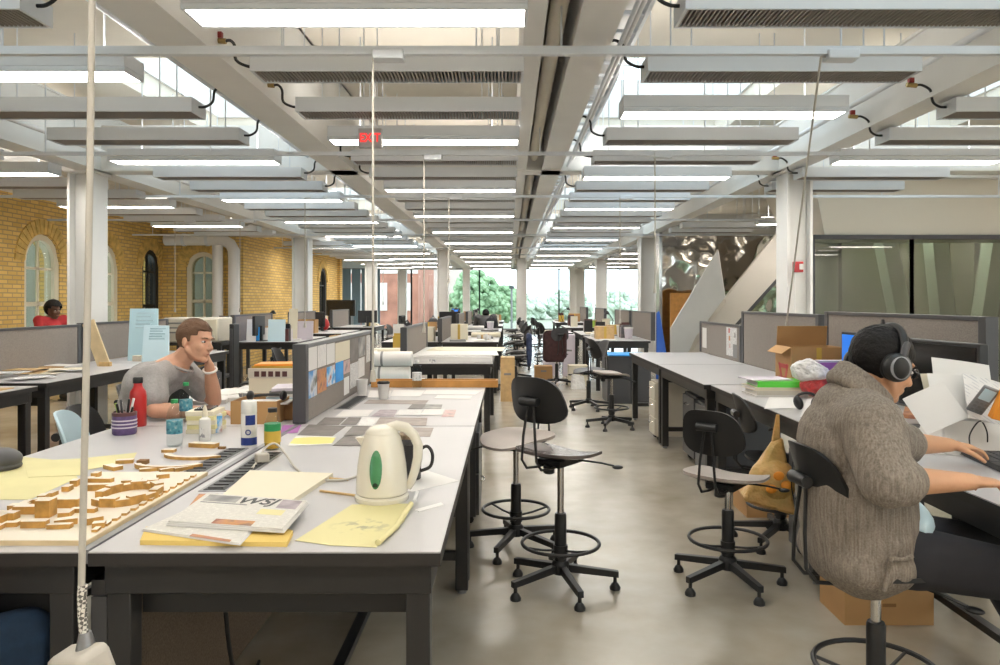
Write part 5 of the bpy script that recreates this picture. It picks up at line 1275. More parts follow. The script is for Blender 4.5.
# man with headphones ---------------------------------------------------------------
base = Vector((1.21, 2.42, 0)); b = lambda x, y, z: (x-base.x, y-base.y, z)
J = dict(pelvis=b(1.21,2.42,.665), belly=b(1.175,2.42,.80), chest=b(1.155,2.42,.98), neck=b(1.165,2.42,1.115), head=b(1.222,2.42,1.212), hr=(R(7), R(20), R(0)),
         shL=b(1.21,2.60,1.05), elL=b(1.40,2.68,.905), wrL=b(1.645,2.76,.883), shR=b(1.10,2.25,1.045), elR=b(1.09,2.14,.90), wrR=b(1.365,2.19,.885),
         hpL=b(1.26,2.52,.62), knL=b(1.66,2.60,.565), anL=b(1.81,2.58,.232), hpR=b(1.26,2.32,.62), knR=b(1.66,2.24,.565), anR=b(1.80,2.24,.232),
         hands=dict(L=((1, .08, -.12), (0, 0, -1), (0, -1, 0), .42, .1, .98), R=((1, .15, -.05), (0, 0, -1), (0, 1, 0), .4, .1, .98)))
def mop(x, y, z):
    if x > .06: return z > .045
    if x > .01: return z > .0
    return z > -.085
t, V, C, m = person('man in a brown knitted sweater and headphones typing on a laptop', base, 0, J, 'skin_tan', 'hair_black', mop, 'hair_black', dict(r=(.104, .088, .099), off=(-.016, 0, .030), jit=.003, thick=.016))
mb = MB()
mb.ell(V['pelvis']+Vector((-.08, 0, -.06)), (.155, .22, .125)); mb.ell(V['pelvis']+Vector((-.06, 0, .02)), (.15, .215, .13))
pass
for q in (-.125, -.095, -.06, -.03): mb.cap(V['pelvis']+Vector((q, -.125, -.06)), V['pelvis']+Vector((q, .13, -.075)), .086, .09); mb.cap(V['belly']+Vector((-.05,-.045,0)), V['pelvis']+Vector((-.07,-.045,-.03)), .168, .165); mb.cap(V['belly']+Vector((-.05,.045,0)), V['pelvis']+Vector((-.07,.045,-.03)), .165, .16); mb.ell(V['belly']+Vector((-.055, 0, -.02)), (.158, .2, .17)); mb.ell(V['chest']+Vector((-.035, 0, -.02)), (.165, .205, .165))
mb.cap(V['belly']+Vector((-.05,0,0)), V['pelvis']+Vector((-.06,0,-.04)), .155, .145); mb.ell(V['neck']+Vector((-.045, 0, -.05)), (.115, .16, .10))
for s in 'LR':
    mb.cap(V['chest']+Vector((-.03,0,.02)), V['sh'+s], .14, .098); mb.cap(V['neck']+Vector((-.04,0,-.03)), V['sh'+s], .085, .09); mb.cap(V['sh'+s], V['el'+s], .096, .080)
    e = V['el'+s]; w_ = V['wr'+s]; mb.cap(e, e.lerp(w_, .22), .072, .066)
    for k in (.02, .13, .22):
        c = e.lerp(w_, k); d = (w_-e).normalized(); u = d.orthogonal().normalized(); v = d.cross(u)
        mb.tube([c+(u*cos(2*pi*q/14)+v*sin(2*pi*q/14))*.058 for q in range(14)], .018, 8, True)
sw = mb.organic('sweater', 'knit', t, .009, 4, .5)
cc = V['neck']+Vector((-.012, 0, .012)); tilt = Matrix.Rotation(R(24), 3, 'Y')
mb = MB()
for k, (rr, zz, th) in enumerate(((.088, -.02, .026), (.080, .006, .022), (.082, .024, .016))): mb.tube([cc+tilt @ Vector((rr*cos(2*pi*q/24)*1.05, rr*sin(2*pi*q/24)*1.08, zz-.03*cos(2*pi*q/24))) for q in range(24)], th, 10, True)
mb.organic('collar', 'knit', t, .009, 3, .5)
MB().tube(cr([V['pelvis']+Vector(q) for q in ((-.09, -.212, -.11), (-.08, -.222, -.03), (-.075, -.224, -.01), (-.04, -.216, -.015), (.0, -.20, -.01))]), .007, 6).build('pocket_seam', 'knit', t)
mb = MB(); mb.ell(V['pelvis']+Vector((.07, 0, .05)), (.075, .15, .075)); mb.build('shirt_hem', 'pale_blue', t)
trousers(t, V, 'cloth_dark')
# headphones stay on his head but are a thing of their own
hp = thing('headphones', 'black over-ear headphones worn by the man in the brown sweater', 'headphones', base+C); hm = m
MB().tube([hm @ Vector((.0-.012, .112*cos(pi*k/16)*1.0, -.005+.135*sin(pi*k/16))) for k in range(17)], .0125, 10).build('headband', 'black', hp)
for s in (-1, 1):
    MB().cap(hm @ Vector((-.022, s*.083, -.008)), hm @ Vector((-.022, s*.108, -.008)), .044, .040, 24, flat=.8).build('ear_cushion', 'rubber', hp)
    cp = MB().lathe([(.044, 0), (.046, .006), (.044, .018), (.036, .026), (.022, .027), (0, .027)], (0, 0, 0), 28, hm @ Matrix.Rotation(-s*pi/2, 3, 'X')).build('ear_cup', 'black', hp, hm @ Vector((-.022, s*.100, -.008)))
    MB().lathe([(.033, .0262), (.036, .0275), (.033, .0285)], (0, 0, 0), 28, hm @ Matrix.Rotation(-s*pi/2, 3, 'X')).build('cup_ring', 'rail_grey', cp)
    MB().box((hm @ Vector((0, s*.028, 0))), (.026, .004, .008), (R(0), R(40), 0)).build('badge', 'rail_grey', cp)
    MB().cap(hm @ Vector((-.02, s*.113, .03)), hm @ Vector((-.014, s*.106, .07)), .012, .011).build('yoke', 'dark_grey', hp)
# glasses
gl = thing('eyeglasses', 'dark framed eyeglasses worn by the man in the brown sweater', 'glasses', base+C)
for s in (-1, 1):
    MB().tube([m @ Vector((.104-.012*(abs(.031+.021*cos(2*pi*k/16))/.05), s*(.031+.022*cos(2*pi*k/16)), .002+.017*sin(2*pi*k/16))) for k in range(16)], .002, 6, True).build('rim', 'glasses', gl)
    MB().tube([m @ Vector((.094, s*.053, .006)), m @ Vector((.05, s*.072, .008)), m @ Vector((-.0, s*.080, .008))], .0022, 6).build('temple', 'glasses', gl)
MB().tube([m @ Vector((.106, -.009, .006)), m @ Vector((.109, 0, .008)), m @ Vector((.106, .009, .006))], .002, 6).build('bridge', 'glasses', gl)
# seated person mostly beyond the frame at the model table
def seat_pose(fd=1):
    return dict(pelvis=(0,0,.56), belly=(.02,0,.72), chest=(.05,0,.94), neck=(.08,0,1.09), head=(.11,0,1.235), hr=(0, R(8), 0), shL=(.06,.19,1.04), elL=(.18,.24,.84), wrL=(.40,.16,.845), shR=(.06,-.19,1.04), elR=(.18,-.24,.84), wrR=(.40,-.16,.845),
                hpL=(.05,.10,.53), knL=(.46,.11,.53), anL=(.44,.11,.10), hpR=(.05,-.10,.53), knR=(.46,-.11,.53), anR=(.44,-.11,.10),
                hands=dict(L=((1, -.1, 0), (0, 0, -1), (0, -1, 0), .3, .08, .95), R=((1, .1, 0), (0, 0, -1), (0, 1, 0), .3, .08, .95)))
def dress(t, V, top, bottom):
    mb = MB(); mb.ell(V['chest'], (.125, .175, .155)); mb.cap(V['chest'], V['belly'], .14, .135); mb.cap(V['belly'], V['pelvis'], .135, .14); mb.cap(V['neck']+Vector((0,0,-.03)), V['chest'], .08, .13)
    for s in 'LR': mb.cap(V['neck']+Vector((0,0,-.03)), V['sh'+s], .06, .07); mb.cap(V['chest'], V['sh'+s], .1, .08); mb.cap(V['sh'+s], V['el'+s], .076, .062); mb.cap(V['el'+s], V['el'+s].lerp(V['wr'+s], .85), .06, .045)
    mb.organic('shirt', top, t, .012, 4, .5); trousers(t, V, bottom)
J = seat_pose(); J.update(elL=(-.06,.24,.80), elR=(-.06,-.24,.80), wrL=(.20,.10,.665), wrR=(.20,-.10,.665))
for s, y in (('L', .09), ('R', -.09)): J['kn'+s] = (.56, y, .56); J['an'+s] = (.55, y, .12)
t, V, C, m = person('person in blue jeans whose knees reach under the model table', (-1.70, 1.57, 0), R(45), J, 'skin', 'hair_brown', short_hair); dress(t, V, 'dark_grey', 'cloth_blue')
# person by the arched window
t, V, C, m = person('person in a red top sitting by the arched brick window', (-6.72, 10.8, 0), R(-20), {**seat_pose(), 'head': (.1, 0, 1.285), 'neck': (.07, 0, 1.17), 'shL': (.06,.19,1.14), 'shR': (.06,-.19,1.14), 'chest': (.05,0,1.02)}, 'skin_brown', 'hair_black', short_hair, None, dict(r=(.12, .10, .115)), voxel=.008); dress(t, V, 'shirt_red', 'cloth_dark')
stool(-6.77, 10.8, -20, .44, 'black chair under the person in the red top', ('b', 0))
stool(-1.74, 1.53, 45, .44, 'black chair before the model table under the person in jeans', ('g', 0))
# person far down the room
t, V, C, m = person('person with dark hair seated far down the room near the window wall', (-.55, 17.45, 0), R(90), {**seat_pose(), 'head': (.1, 0, 1.1), 'neck': (.07, 0, .97)}, 'skin_tan', 'hair_black', mop, voxel=.012); dress(t, V, 'dark_grey', 'cloth_dark')
stool(-.55, 17.4, 90, .44, 'black chair under the person seated far down the room', ('b', 0))
# ------------------------------------------------------------------ stair, steel wall, glazed wall
mat('stair_paint', (.58,.54,.49), .6, noise=(1.5, .04)); mat('stair_grey', (.55,.55,.54), .5, noise=(2, .06))
t = thing('staircase', 'pale staircase with solid slanting sides rising beside the columns', 'stairs', (3.0, 13.4, 0))
def xz(pts, y0, y1, name, m, par, off=3.0):
    return MB().prism([(x-off, y0-13.4, z) for x, z in pts], (0, y1-y0, 0)).build(name, m, par)
up = [(2.745, 0), (3.21, 0), (5.9, 3.0), (5.9, 3.55), (5.56, 3.55)]
xz(up, 13.4, 13.5, 'outer_side', 'stair_paint', t); xz([(2.9, 0), (3.21, 0), (5.9, 3.0), (5.9, 3.55), (5.8, 3.55)], 13.9, 14.0, 'inner_side', 'stair_paint', t)
xz([(3.19, 0), (3.27, 0), (5.92, 2.94), (5.9, 3.0)], 13.39, 14.0, 'bottom_trim', 'dark_grey', t)
mb = MB()
for k in range(17): mb.b(2.95+k*.18-3, 2.95+(k+1)*.18-3, .1, .5, max(0, k*.2-.1), k*.2+.03)
mb.build('steps', 'stair_grey', t)['kind'] = 'stuff'
t2 = thing('stair_guard', 'grey folded stair guard panel standing in front of the staircase', 'stair guard', (3.3, 13.1, 0))
g = [(2.868, 0), (2.868, .942), (3.70, 2.32), (3.824, 1.49), (3.3, .78), (2.95, 0)]
MB().prism([(x-3.3, 0, z) for x, z in g], (0, .08, 0)).build('guard_panel', 'stair_grey', t2)
MB().prism([(3.824-3.3, .08, 1.49), (3.3-3.3, .08, .78), (2.95-3.3, .08, 0), (3.05-3.3, .24, 0), (3.4-3.3, .24, .74), (3.9-3.3, .24, 1.42)], (.015, 0, -.02)).build('soffit_panel', 'stair_paint', t2)
MB().tube([(.40, .04, 2.33), (.524, .04, 1.49)], .02, 8).build('edge_trim', 'white', t2)
# wavy polished steel cladding and the orange panel beneath
t = thing('steel_wall', 'wavy polished steel wall reflecting the lamps behind the staircase', 'wall cladding', (4.4, 15.0, 0))
mb = MB(); nx, nz = 60, 24; vs = []
for j in range(nz+1):
    for i in range(nx+1): u = i/nx; v = j/nz; vs.append((-1.35+2.7*u, .022*sin(9*u+3*v)+.012*sin(21*u-5*v+1)+.02*sin(13*v+4*u), 2.78*v))
vs += [(x, y+.1, z) for x, y, z in vs]; n = (nx+1)*(nz+1); fs = []
for j in range(nz):
    for i in range(nx): a = j*(nx+1)+i; fs += [(a, a+1, a+nx+2, a+nx+1), (n+a, n+a+nx+1, n+a+nx+2, n+a+1)]
mb.add(vs, fs).build('steel_sheet', 'mirror_steel', t)
for s in (-1.35, 1.35): MB().b(s-.03, s+.03, -.12, .2, 0, 2.8).build('edge_trim', 'chrome', t)
tag(MB().b(3.2, 3.68, 14.66, 14.74, 0, 1.58).build('orange_panel', 'orange_wood', bev=.005), 'orange wooden panel standing below the wavy steel wall', 'panel', kind='thing')
mat('bulkhead', (.80,.765,.69), .6)
# glazed dark wall with the slanting bulkhead above
struct(MB().prism([(4.35, 10.2, 2.33), (X1, 10.2, 2.33), (X1, 11.6, 2.33), (4.35, 11.6, 2.33)], (0, 0, 0), [(4.02, 9.75, 3.02), (X1, 9.75, 3.02), (X1, 11.6, 3.02), (4.02, 11.6, 3.02)]).build('trim_1', 'bulkhead'))
struct(MB().b(4.0, X1, 9.6, 11.6, 3.02, ZC).build('trim_2', 'beam_paint'))
for i, (a, b) in enumerate(((4.19, 5.55), (5.55, 7.2), (7.2, 9.5))):
    w = struct(thing(f'window_{70+i}', None, None, ((a+b)/2, 10.2, 0))); h = (b-a)/2
    mb = MB()
    for s in (-1, 1): mb.b(s*h-.012, s*h+.012, -.04, .04, 0, 2.33)
    mb.b(-h, h, -.04, .04, 2.27, 2.33); mb.b(-h, h, -.04, .04, 0, .06); mb.build('window_frame', 'dark_grey', w)
    MB().b(-h+.012, h-.012, -.006, .006, .06, 2.27).build('pane', 'dark_pane', w)
mat('dark_wall', (.17,.155,.12), .8, noise=(1, .2))
for a, b in ((6.3, 7.95), (8.35, 8.8), (9.15, 9.5)): struct(MB().b(a, b, 14.0, 14.15, 0, ZC).build('wall_inner', 'dark_wall'))
struct(MB().b(6.3, 9.5, 14.0, 14.15, 2.6, ZC).build('wall_inner', 'dark_wall'))
for x0, x1, l in ((4.72, 4.72, 'upright pale column directly behind the dark glass'), (6.05, 6.75, 'pale column leaning away behind the dark glass'), (7.0, 7.35, 'second pale column leaning away behind the dark glass'), (8.3, 7.75, 'pale column leaning toward the stair behind the dark glass')):
    o = MB().prism([(x1-.13, 12.2, 0), (x1+.13, 12.2, 0), (x1+.13, 12.5, 0), (x1-.13, 12.5, 0)], (0,0,0), [(x0-.13, 12.2, ZC), (x0+.13, 12.2, ZC), (x0+.13, 12.5, ZC), (x0-.13, 12.5, ZC)]).build('column', 'column_paint'); struct(o)
rn = random.Random(5)
def bush(x, y, z, r, h, label, n=260, name='tree', m='leafy', trunk=True):
    t = thing(name, label, 'tree', (x, y, 0), 0, 'trees outside the glazing')
    mb = MB()
    for k in range(n):
        a = rn.uniform(0, 2*pi); q = rn.uniform(.3, 1)**.5; v = rn.uniform(-1, 1); w = math.sqrt(max(0, 1-v*v))
        c = (r*q*w*cos(a), r*q*w*sin(a), z+h*q*v); s = r*rn.uniform(.12, .22)
        mb.ell(c, (s, s, s*.7), (rn.random(), rn.random(), rn.random()), 6, 4)
    mb.build('crown', m, t, flat=True); MB().tube([(0, 0, 0), (.05, .02, z)], [r*.09, r*.05], 8).build('trunk', 'card_dark', t)
bush(8.05, 15.6, 1.5, .55, 1.5, 'green shrub seen through the dark glass, nearer the stair'); bush(9.05, 15.8, 1.5, .28, 1.4, 'green shrub seen through the dark glass, farther from the stair')
# ------------------------------------------------------------------ the world outside the window wall
struct(MB().b(-60, 60, 33.2, 120, -.6, -.4).build('ground', 'ground_outside'))
t = thing('brick_building', 'red brick building beyond the window wall', 'building', (-9.2, 48, 0))
MB().b(-5, 3.3, 0, 10, -.4, 12).build('brick_wall', 'outside_brick', t)
for i in range(5):
    for k in range(2): MB().b(-4.4+i*1.6, -3.5+i*1.6, -.06, .05, .8+k*3.2, 2.6+k*3.2).build('window', 'outside_pale', t)
MB().b(-5, 3.3, -.05, .0, 3.2, 3.45).build('stone_band', 'outside_pale', t)
t = thing('grey_building', 'pale grey building beyond the red brick one', 'building', (-4.6, 64, 0)); MB().b(-2.5, 2, 0, 8, -.4, 7).build('rendered_wall', 'outside_pale', t); MB().b(-2.6, 2.1, -.1, 8.1, 7, 7.4).build('roof', 'mid_grey', t)
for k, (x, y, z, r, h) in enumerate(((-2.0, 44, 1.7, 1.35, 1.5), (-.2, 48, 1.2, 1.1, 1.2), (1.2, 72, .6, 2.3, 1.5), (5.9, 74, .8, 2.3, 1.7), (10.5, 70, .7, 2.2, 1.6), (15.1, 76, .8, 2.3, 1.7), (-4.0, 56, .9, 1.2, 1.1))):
    bush(x, y, z, r, h, ['leafy tree nearest the window wall beyond the middle tables', 'second leafy tree beside the nearest one outside', 'low hazy tree beyond the aisle, first in the far line', 'low hazy tree beyond the aisle, second in the far line', 'low hazy tree beyond the aisle, third in the far line', 'low hazy tree beyond the aisle, fourth in the far line', 'small tree outside before the grey building'][k], 420, m='leafy' if k in (0, 1, 6) else 'leafy_haze')
t = thing('lamp_post', 'thin lamp post standing outside the window wall', 'lamp post', (.15, 42, 0)); MB().tube([(0, 0, -.4), (0, 0, 2.15)], .06, 8).build('pole', 'mid_grey', t); MB().box((0, 0, 2.2), (.28, .28, .16)).build('lamp_head', 'dark_grey', t)
# ------------------------------------------------------------------ the far tables and what is on them
far = []
def ft(x0, x1, y0, y1, desc): 
    table(x0, x1, y0, y1, f'work table, {desc}', 'far work tables', far=True); far.append((x0, x1, y0, y1, desc))
for k, y in enumerate((7.34, 11.2, 15.0, 18.3, 22.2)):
    ft(-1.03, -.16, y, y+1.8, f"{ORD[k]} island beyond kettle, aisle half"); ft(-1.93, -1.06, y, y+1.8, f"{ORD[k]} island beyond kettle, brick half")
    divider(-1.045, y+.02, y+1.85, TZ+.003, 1.15, f'grey divider on the {ORD[k]} island beyond the kettle table', 'dividers of the far islands')
for k, y in enumerate((11.2, 14.1, 17.4)):
    ft(-4.15, -3.2, y, y+1.75, f"{ORD[k]} brick side island, inner half"); ft(-5.05, -4.2, y, y+1.75, f"{ORD[k]} brick side island, wall half")
    divider(-4.175, y+.0, y+1.75, TZ+.003, 1.2, f'grey divider on the {ORD[k]} island toward the brick side columns', 'dividers of the far islands')
for k, y in enumerate((11.5, 13.6, 17.2, 21.2)):
    ft(1.33, 2.2, y, y+1.75, f"{ORD[k]} table past the bare ones")
    divider(2.235, y, y+1.8, TZ+.003, 1.24, f'divider behind the {ORD[k]} table beyond the bare white tables', 'dividers of the far islands')
ft(.75, 1.25, 14.4, 15.6, 'small pale table in the aisle')
GREY = [('paper', 'white'), ('paper_cream', 'cream'), ('mid_grey', 'grey'), ('text_paper', 'printed')]
used_lab = set()
def uq(l):
    if l in used_lab:
        for k in range(1, 15):
            q = l+f', {ORD[k]}'
            if q not in used_lab: l = q; break
    used_lab.add(l); return l
def clutter(tb, seed, kinds):
    x0, x1, y0, y1, desc = tb; r = random.Random(seed); spots = [(i, j) for i in range(2) for j in range(4)]; r.shuffle(spots)
    for (i, j), kd in zip(spots, kinds):
        cx = x0+(x1-x0)*(.27+.46*i); cy = y0+(y1-y0)*(.14+.24*j); where = ['brickward', 'stairward'][i]+' '+['near end', 'nearer middle', 'farther middle', 'far end'][j]
        g = f'things on the far tables'
        if kd == 'papers':
            m, c = r.choice(GREY); h = r.uniform(.01, .06)
            o = MB().box((0, 0, h/2), (.25, .32, h)).build('paper_stack', m, None, (cx, cy, TZ), rot=(0, 0, r.uniform(-.5, .5))); tag(o, uq(f'{c} paper stack at {where}, {desc}'), 'papers', g, 'thing')
        elif kd == 'box':
            s = r.uniform(.1, .17); h = r.uniform(.15, .3); m = r.choice(['card', 'card', 'paper_cream', 'plywood'])
            t, w, l, hh = carton('cardboard_box', uq(f"{'pale' if m == 'paper_cream' else 'brown'} box at {where}, {desc}"), cx-s, cx+s, cy-.14, cy+.14, TZ, TZ+h, m=m, open_=r.random() < .5, group=g); MB().b(-.02, .02, -l-.001, -l-.0002, 0, hh).build('tape', 'gold', t)
        elif kd == 'monitor': monitor(cx, cy, r.choice([0, pi, -pi/2+.3, .6]), .46, .3, .09, uq(f'dark monitor at {where}, {desc}'), r.choice(['screen_off', 'screen_off', 'screen_blue']), 'black', g)
        elif kd == 'books':
            for k in range(6):
                h = r.uniform(.16, .27); m = r.choice(['maroon', 'dark_grey', 'paper', 'paper_cream', 'gold', 'maroon', 'lavender', 'mid_grey', 'black', 'book_mix']); nm = {'paper': 'white', 'paper_cream': 'cream', 'mid_grey': 'grey', 'dark_grey': 'dark', 'book_mix': 'mottled', 'gold': 'mustard', 'lavender': 'lilac'}.get(m, m)
                o = MB().b(-.08, .08, -.017, .017, 0, h).build('book', m, None, (cx, cy-.11+.041*k, TZ), bev=.003); tag(o, uq(f'{nm} book, {ORD[k]} of row, {where}, {desc}'), 'book', g, 'thing')
        elif kd == 'rolls':
            for k in range(3):
                o = MB().tube([(-.25, 0, 0), (.25, 0, 0)], .04, 12).build('drawing_roll', r.choice(['paper', 'paper_cream']), None, (cx, cy-.09+.085*k, TZ+.04), rot=(0, 0, r.uniform(-.1, .1))); tag(o, uq(f'drawing roll, {ORD[k]} of three, {where}, {desc}'), 'drawing roll', g, 'thing')
        elif kd == 'bag':
            m = r.choice(['cloth_dark', 'red', 'cloth_blue', 'dark_grey']); nm = {'cloth_dark': 'black', 'cloth_blue': 'navy', 'dark_grey': 'grey'}.get(m, m)
            t = thing('backpack', uq(f'{nm} bag at {where}, {desc}'), 'bag', (cx, cy, TZ), r.uniform(0, 3), g); MB().ell((0, 0, .13), (.14, .1, .13), None, 14, 10).build('bag_body', m, t); MB().tube([(-.04, 0, .25), (0, 0, .30), (.04, 0, .25)], .012, 6).build('handle', m, t)
        elif kd == 'model':
            t = thing('study_model', uq(f'pale study model at {where}, {desc}'), 'model', (cx, cy, TZ), 0, g); MB().b(-.15, .15, -.15, .15, 0, .015).build('base_board', 'paper', t)
            for k in range(7): MB().box((r.uniform(-.1, .1), r.uniform(-.1, .1), .015+.05), (.05, .04, .10*r.uniform(.5, 1)), (0, 0, r.random())).build('building_block', r.choice(['basswood', 'paper', 'plywood']), t)
        elif kd == 'lamp':
            t = thing('desk_lamp', uq(f'black desk lamp at {where}, {desc}'), 'lamp', (cx, cy, TZ), r.uniform(0, 6), g); MB().lathe([(.08, 0), (.08, .02), (0, .025)], n=16).build('base', 'black', t); MB().tube([(0, 0, .02), (-.08, 0, .25), (.12, 0, .42)], .009, 6).build('arm', 'black', t); MB().lathe([(.02, .07), (.06, 0)], (.15, 0, .36), 14).build('lamp_shade', 'black', t)
        elif kd == 'jar':
            m = r.choice(['lime', 'white', 'lavender', 'mid_grey', 'white']); nm = {'lavender': 'lilac', 'mid_grey': 'grey'}.get(m, m)
            t = thing('tub', uq(f'{nm} tub at {where}, {desc}'), 'tub', (cx, cy, TZ), 0, g); MB().lathe([(.06, 0), (.075, .17)], n=16).build('tub_body', m, t); MB().lathe([(.078, .165), (.078, .19), (0, .19)], n=16).build('lid', 'white', t)
KS = [['rolls', 'papers', 'papers', 'papers'], ['rolls', 'rolls', 'papers', 'box', 'books'], ['model', 'papers', 'papers', 'box', 'rolls', 'model'], ['box', 'papers', 'bag', 'books', 'monitor'], ['rolls', 'bag', 'papers', 'lamp', 'jar'], ['monitor', 'box', 'bag', 'papers', 'lamp'],
      ['papers', 'jar', 'box', 'lamp'], ['box', 'books', 'bag', 'monitor'], ['papers', 'box', 'model', 'jar'], ['box', 'monitor', 'papers', 'lamp'],
      ['monitor', 'box', 'papers', 'papers', 'jar', 'books'], ['box', 'books', 'monitor', 'papers'], ['box', 'papers', 'bag', 'monitor'], ['books', 'box', 'lamp', 'papers'], ['papers', 'monitor', 'box'], ['box', 'bag', 'papers'],
      ['jar', 'books', 'papers', 'box', 'books', 'jar', 'papers'], ['books', 'box', 'papers', 'books', 'lamp'], ['books', 'books', 'box', 'jar', 'papers'], ['box', 'books', 'lamp', 'papers'], ['papers', 'papers']]
KS[0] = ['papers', 'papers', 'papers']
for k, tb in enumerate(far): clutter(tb, 100+k, KS[k % len(KS)])
# large plan sheets covering the table of the first island
for i, (dx, y, rz, l) in enumerate(((-.56, 7.85, .05, 'nearer'), (-.5, 8.55, -.06, 'farther'))):
    o = MB().b(-.4, .44, -.34, .33, 0, .004).build('plan_sheet', 'plan_paper' if i == 0 else 'paper_cream', None, (dx, y, TZ+.065), rot=(0, 0, rz)); tag(o, f'{l} large plan sheet covering the first island table by the aisle', 'plan', 'large plan sheets', 'thing')
o = MB().b(-.42, .42, -.8, .8, 0, .06).build('plan_stack', 'paper', None, (-.59, 8.22, TZ+.0), bev=.006); tag(o, 'thick stack of plans filling the first island table by the aisle', 'papers', None, 'thing')
for k, (x, z, l) in enumerate(((-1.19, .0, 'lower'), (-1.17, .129, 'upper'))):
    t = thing('drawing_roll', f'large white roll of drawings, {l} of the pair on the plan chest', 'drawing roll', (x, 6.2, .74+.067+z), 0, 'large drawing rolls'); MB().tube([(-.36, 0, 0), (.36, 0, 0)], .066-.004*k, 20).build('roll', 'paper', t); MB().tube([(.1, 0, 0), (.12, 0, 0)], .0665-.004*k, 20).build('band', 'mid_grey', t)
t = thing('plan_chest', 'low dark plan chest with a teal top edge carrying two white rolls', 'plan chest', (-1.18, 6.2, 0)); MB().b(-.45, .43, -.3, .3, .04, .72).build('chest_body', 'pedestal', t, bev=.005); MB().b(-.46, .44, -.31, .31, .72, .74).build('top', 'photo_azure' if 0 else 'blue_foam', t)
for k in range(4): d = MB().b(-.43, .41, -.315, -.3, .07+.16*k, .21+.16*k).build('drawer', 'pedestal', t, bev=.003); MB().tube([(-.08, -.33, .14+.16*k), (.06, -.33, .14+.16*k)], .006, 6).build('handle', 'chrome', d)
# pale blue foam boards, leaning plank and scraps on the brick side tables
for a, b, y0, y1, z1, rx, l, m in ((128, 158, 7.7, 8.0, 1.34, 0, 'tall pale blue foam board poster leaning behind the smaller one', 'blue_foam'), (142, 169, 7.45, 7.6, 1.17, 0, 'smaller pale blue foam board standing in front of the tall one', 'pale_blue')):
    xa, xb = (a-CX)*y0/F, (b-CX)*y0/F
    t = thing('foam_board', l, 'board', ((xa+xb)/2, y0, TZ), .0, 'pale blue foam boards'); w = (xb-xa)/2
    MB().prism([(-w, -.01, 0), (w, -.01, 0), (w, .01, 0), (-w, .01, 0)], (0, 0, 0), [(-w-.03, .1, z1-TZ), (w-.05, .1, z1-TZ), (w-.05, .12, z1-TZ), (-w-.03, .12, z1-TZ)]).build('board', m, t)
    mb = MB(); h = z1-TZ
    for k in range(5): q = .62+.07*k; mb.b(-w*.7, w*.5-.03*(k % 2), .11*q-.0125, .11*q-.0105+.0, h*q, h*q+.012)
    mb.build('print_marks', 'blue_foam' if m == 'pale_blue' else 'pale_blue', t)
p = at(103, 336, 6.9)
t = thing('wooden_plank', 'pale wooden plank leaning against the long grey divider', 'plank', (-3.98, 7.0, TZ)); MB().box((.02, .1, .21), (.12, .02, .48), (R(-14), R(-28), 0)).build('plank_body', 'pale_wood', t); MB().box((.14, .04, .02), (.1, .05, .04)).build('foot_block', 'basswood', t)
rn = random.Random(11)
for k in range(9):
    x, y = -4.18+rn.random()*.5, 5.75+rn.random()*1.15
    m, c = [('paper', 'white'), ('paper_cream', 'cream'), ('plywood', 'tan'), ('text_paper', 'printed'), ('card', 'brown')][k % 5]
    o = MB().b(-.14, .14, -.1, .1, 0, .004).build('paper_sheet', m, None, (x, y, TZ+.0045*k), rot=(0, 0, rn.random()*3)); tag(o, f'{c} sheet, {ORD[k]} from the bottom of the strewn papers before the long divider', 'paper', 'papers strewn before the long divider', 'thing')
for k in range(5):
    m, c = [('block_top', 'pale'), ('basswood', 'wooden'), ('red', 'red'), ('green', 'green'), ('card', 'brown')][k]
    o = MB().box((0, 0, .03), (.09, .06, .06)).build('model_scrap', m, None, (-3.82+.085*k, 7.62+.09*(k % 2), TZ), rot=(0, 0, .4*k), bev=.004); tag(o, f'{c} model scrap lying at the foot of the foam boards', 'scrap', 'model scraps by the foam boards', 'thing')
o = MB().b(-.28, .25, -.5, .5, 0, .006).build('plywood_sheet', 'plywood', None, (-3.76, 4.75, TZ)); tag(o, 'sheet of plywood lying on the wooden-look table end', 'board', None, 'thing')
o = MB().b(-.2, .2, -.14, .14, 0, .008).build('paper_sheet', 'paper', None, (-3.76, 4.55, .6205)); tag(o, 'white papers lying on top of the dark drawer unit under the table end', 'papers', None, 'thing')
# printer on a dark stand
t = thing('printer', 'large beige laser printer on a dark stand by the brick wall', 'printer', (-4.15, 9.9, 0), 0)
MB().b(-.36, .36, -.25, .25, .88, 1.2).build('printer_body', 'beige_plastic', t, bev=.02); MB().b(.08, .35, -.27, -.249, .9, 1.18).build('front_panel', 'paper_cream', t, bev=.008)
for k in range(3): MB().b(-.3, .05, -.262, -.249, 1.0+k*.06, 1.02+k*.06).build('tray_slot', 'mid_grey', t)
MB().b(.12, .32, -.285, -.268, .92, .98).build('paper_tray', 'beige_plastic', t, bev=.005)
t = thing('printer_stand', 'dark stand carrying the beige printer', 'stand', (-4.15, 9.9, 0)); MB().b(-.42, .42, -.3, .3, .84, .88).build('stand_top', 'steel', t)
for sx in (-1, 1):
    for sy in (-1, 1): MB().b(sx*.38-.025, sx*.38+.025, sy*.26-.025, sy*.26+.025, 0, .84).build('leg', 'steel', t)
MB().b(-.4, .4, -.28, .28, .4, .43).build('shelf', 'steel', t)
t = thing('speaker_tower', 'slim black equipment tower right beside the beige printer', 'equipment', (-3.62, 9.75, 0)); MB().b(-.03, .03, -.1, .1, 0, 1.12).build('tower_body', 'black', t, bev=.01)
mb = MB()
mb.b(-.02, .02, -.106, -.1, .3, 1.06)
mb.build('front_strip', 'dark_grey', t)
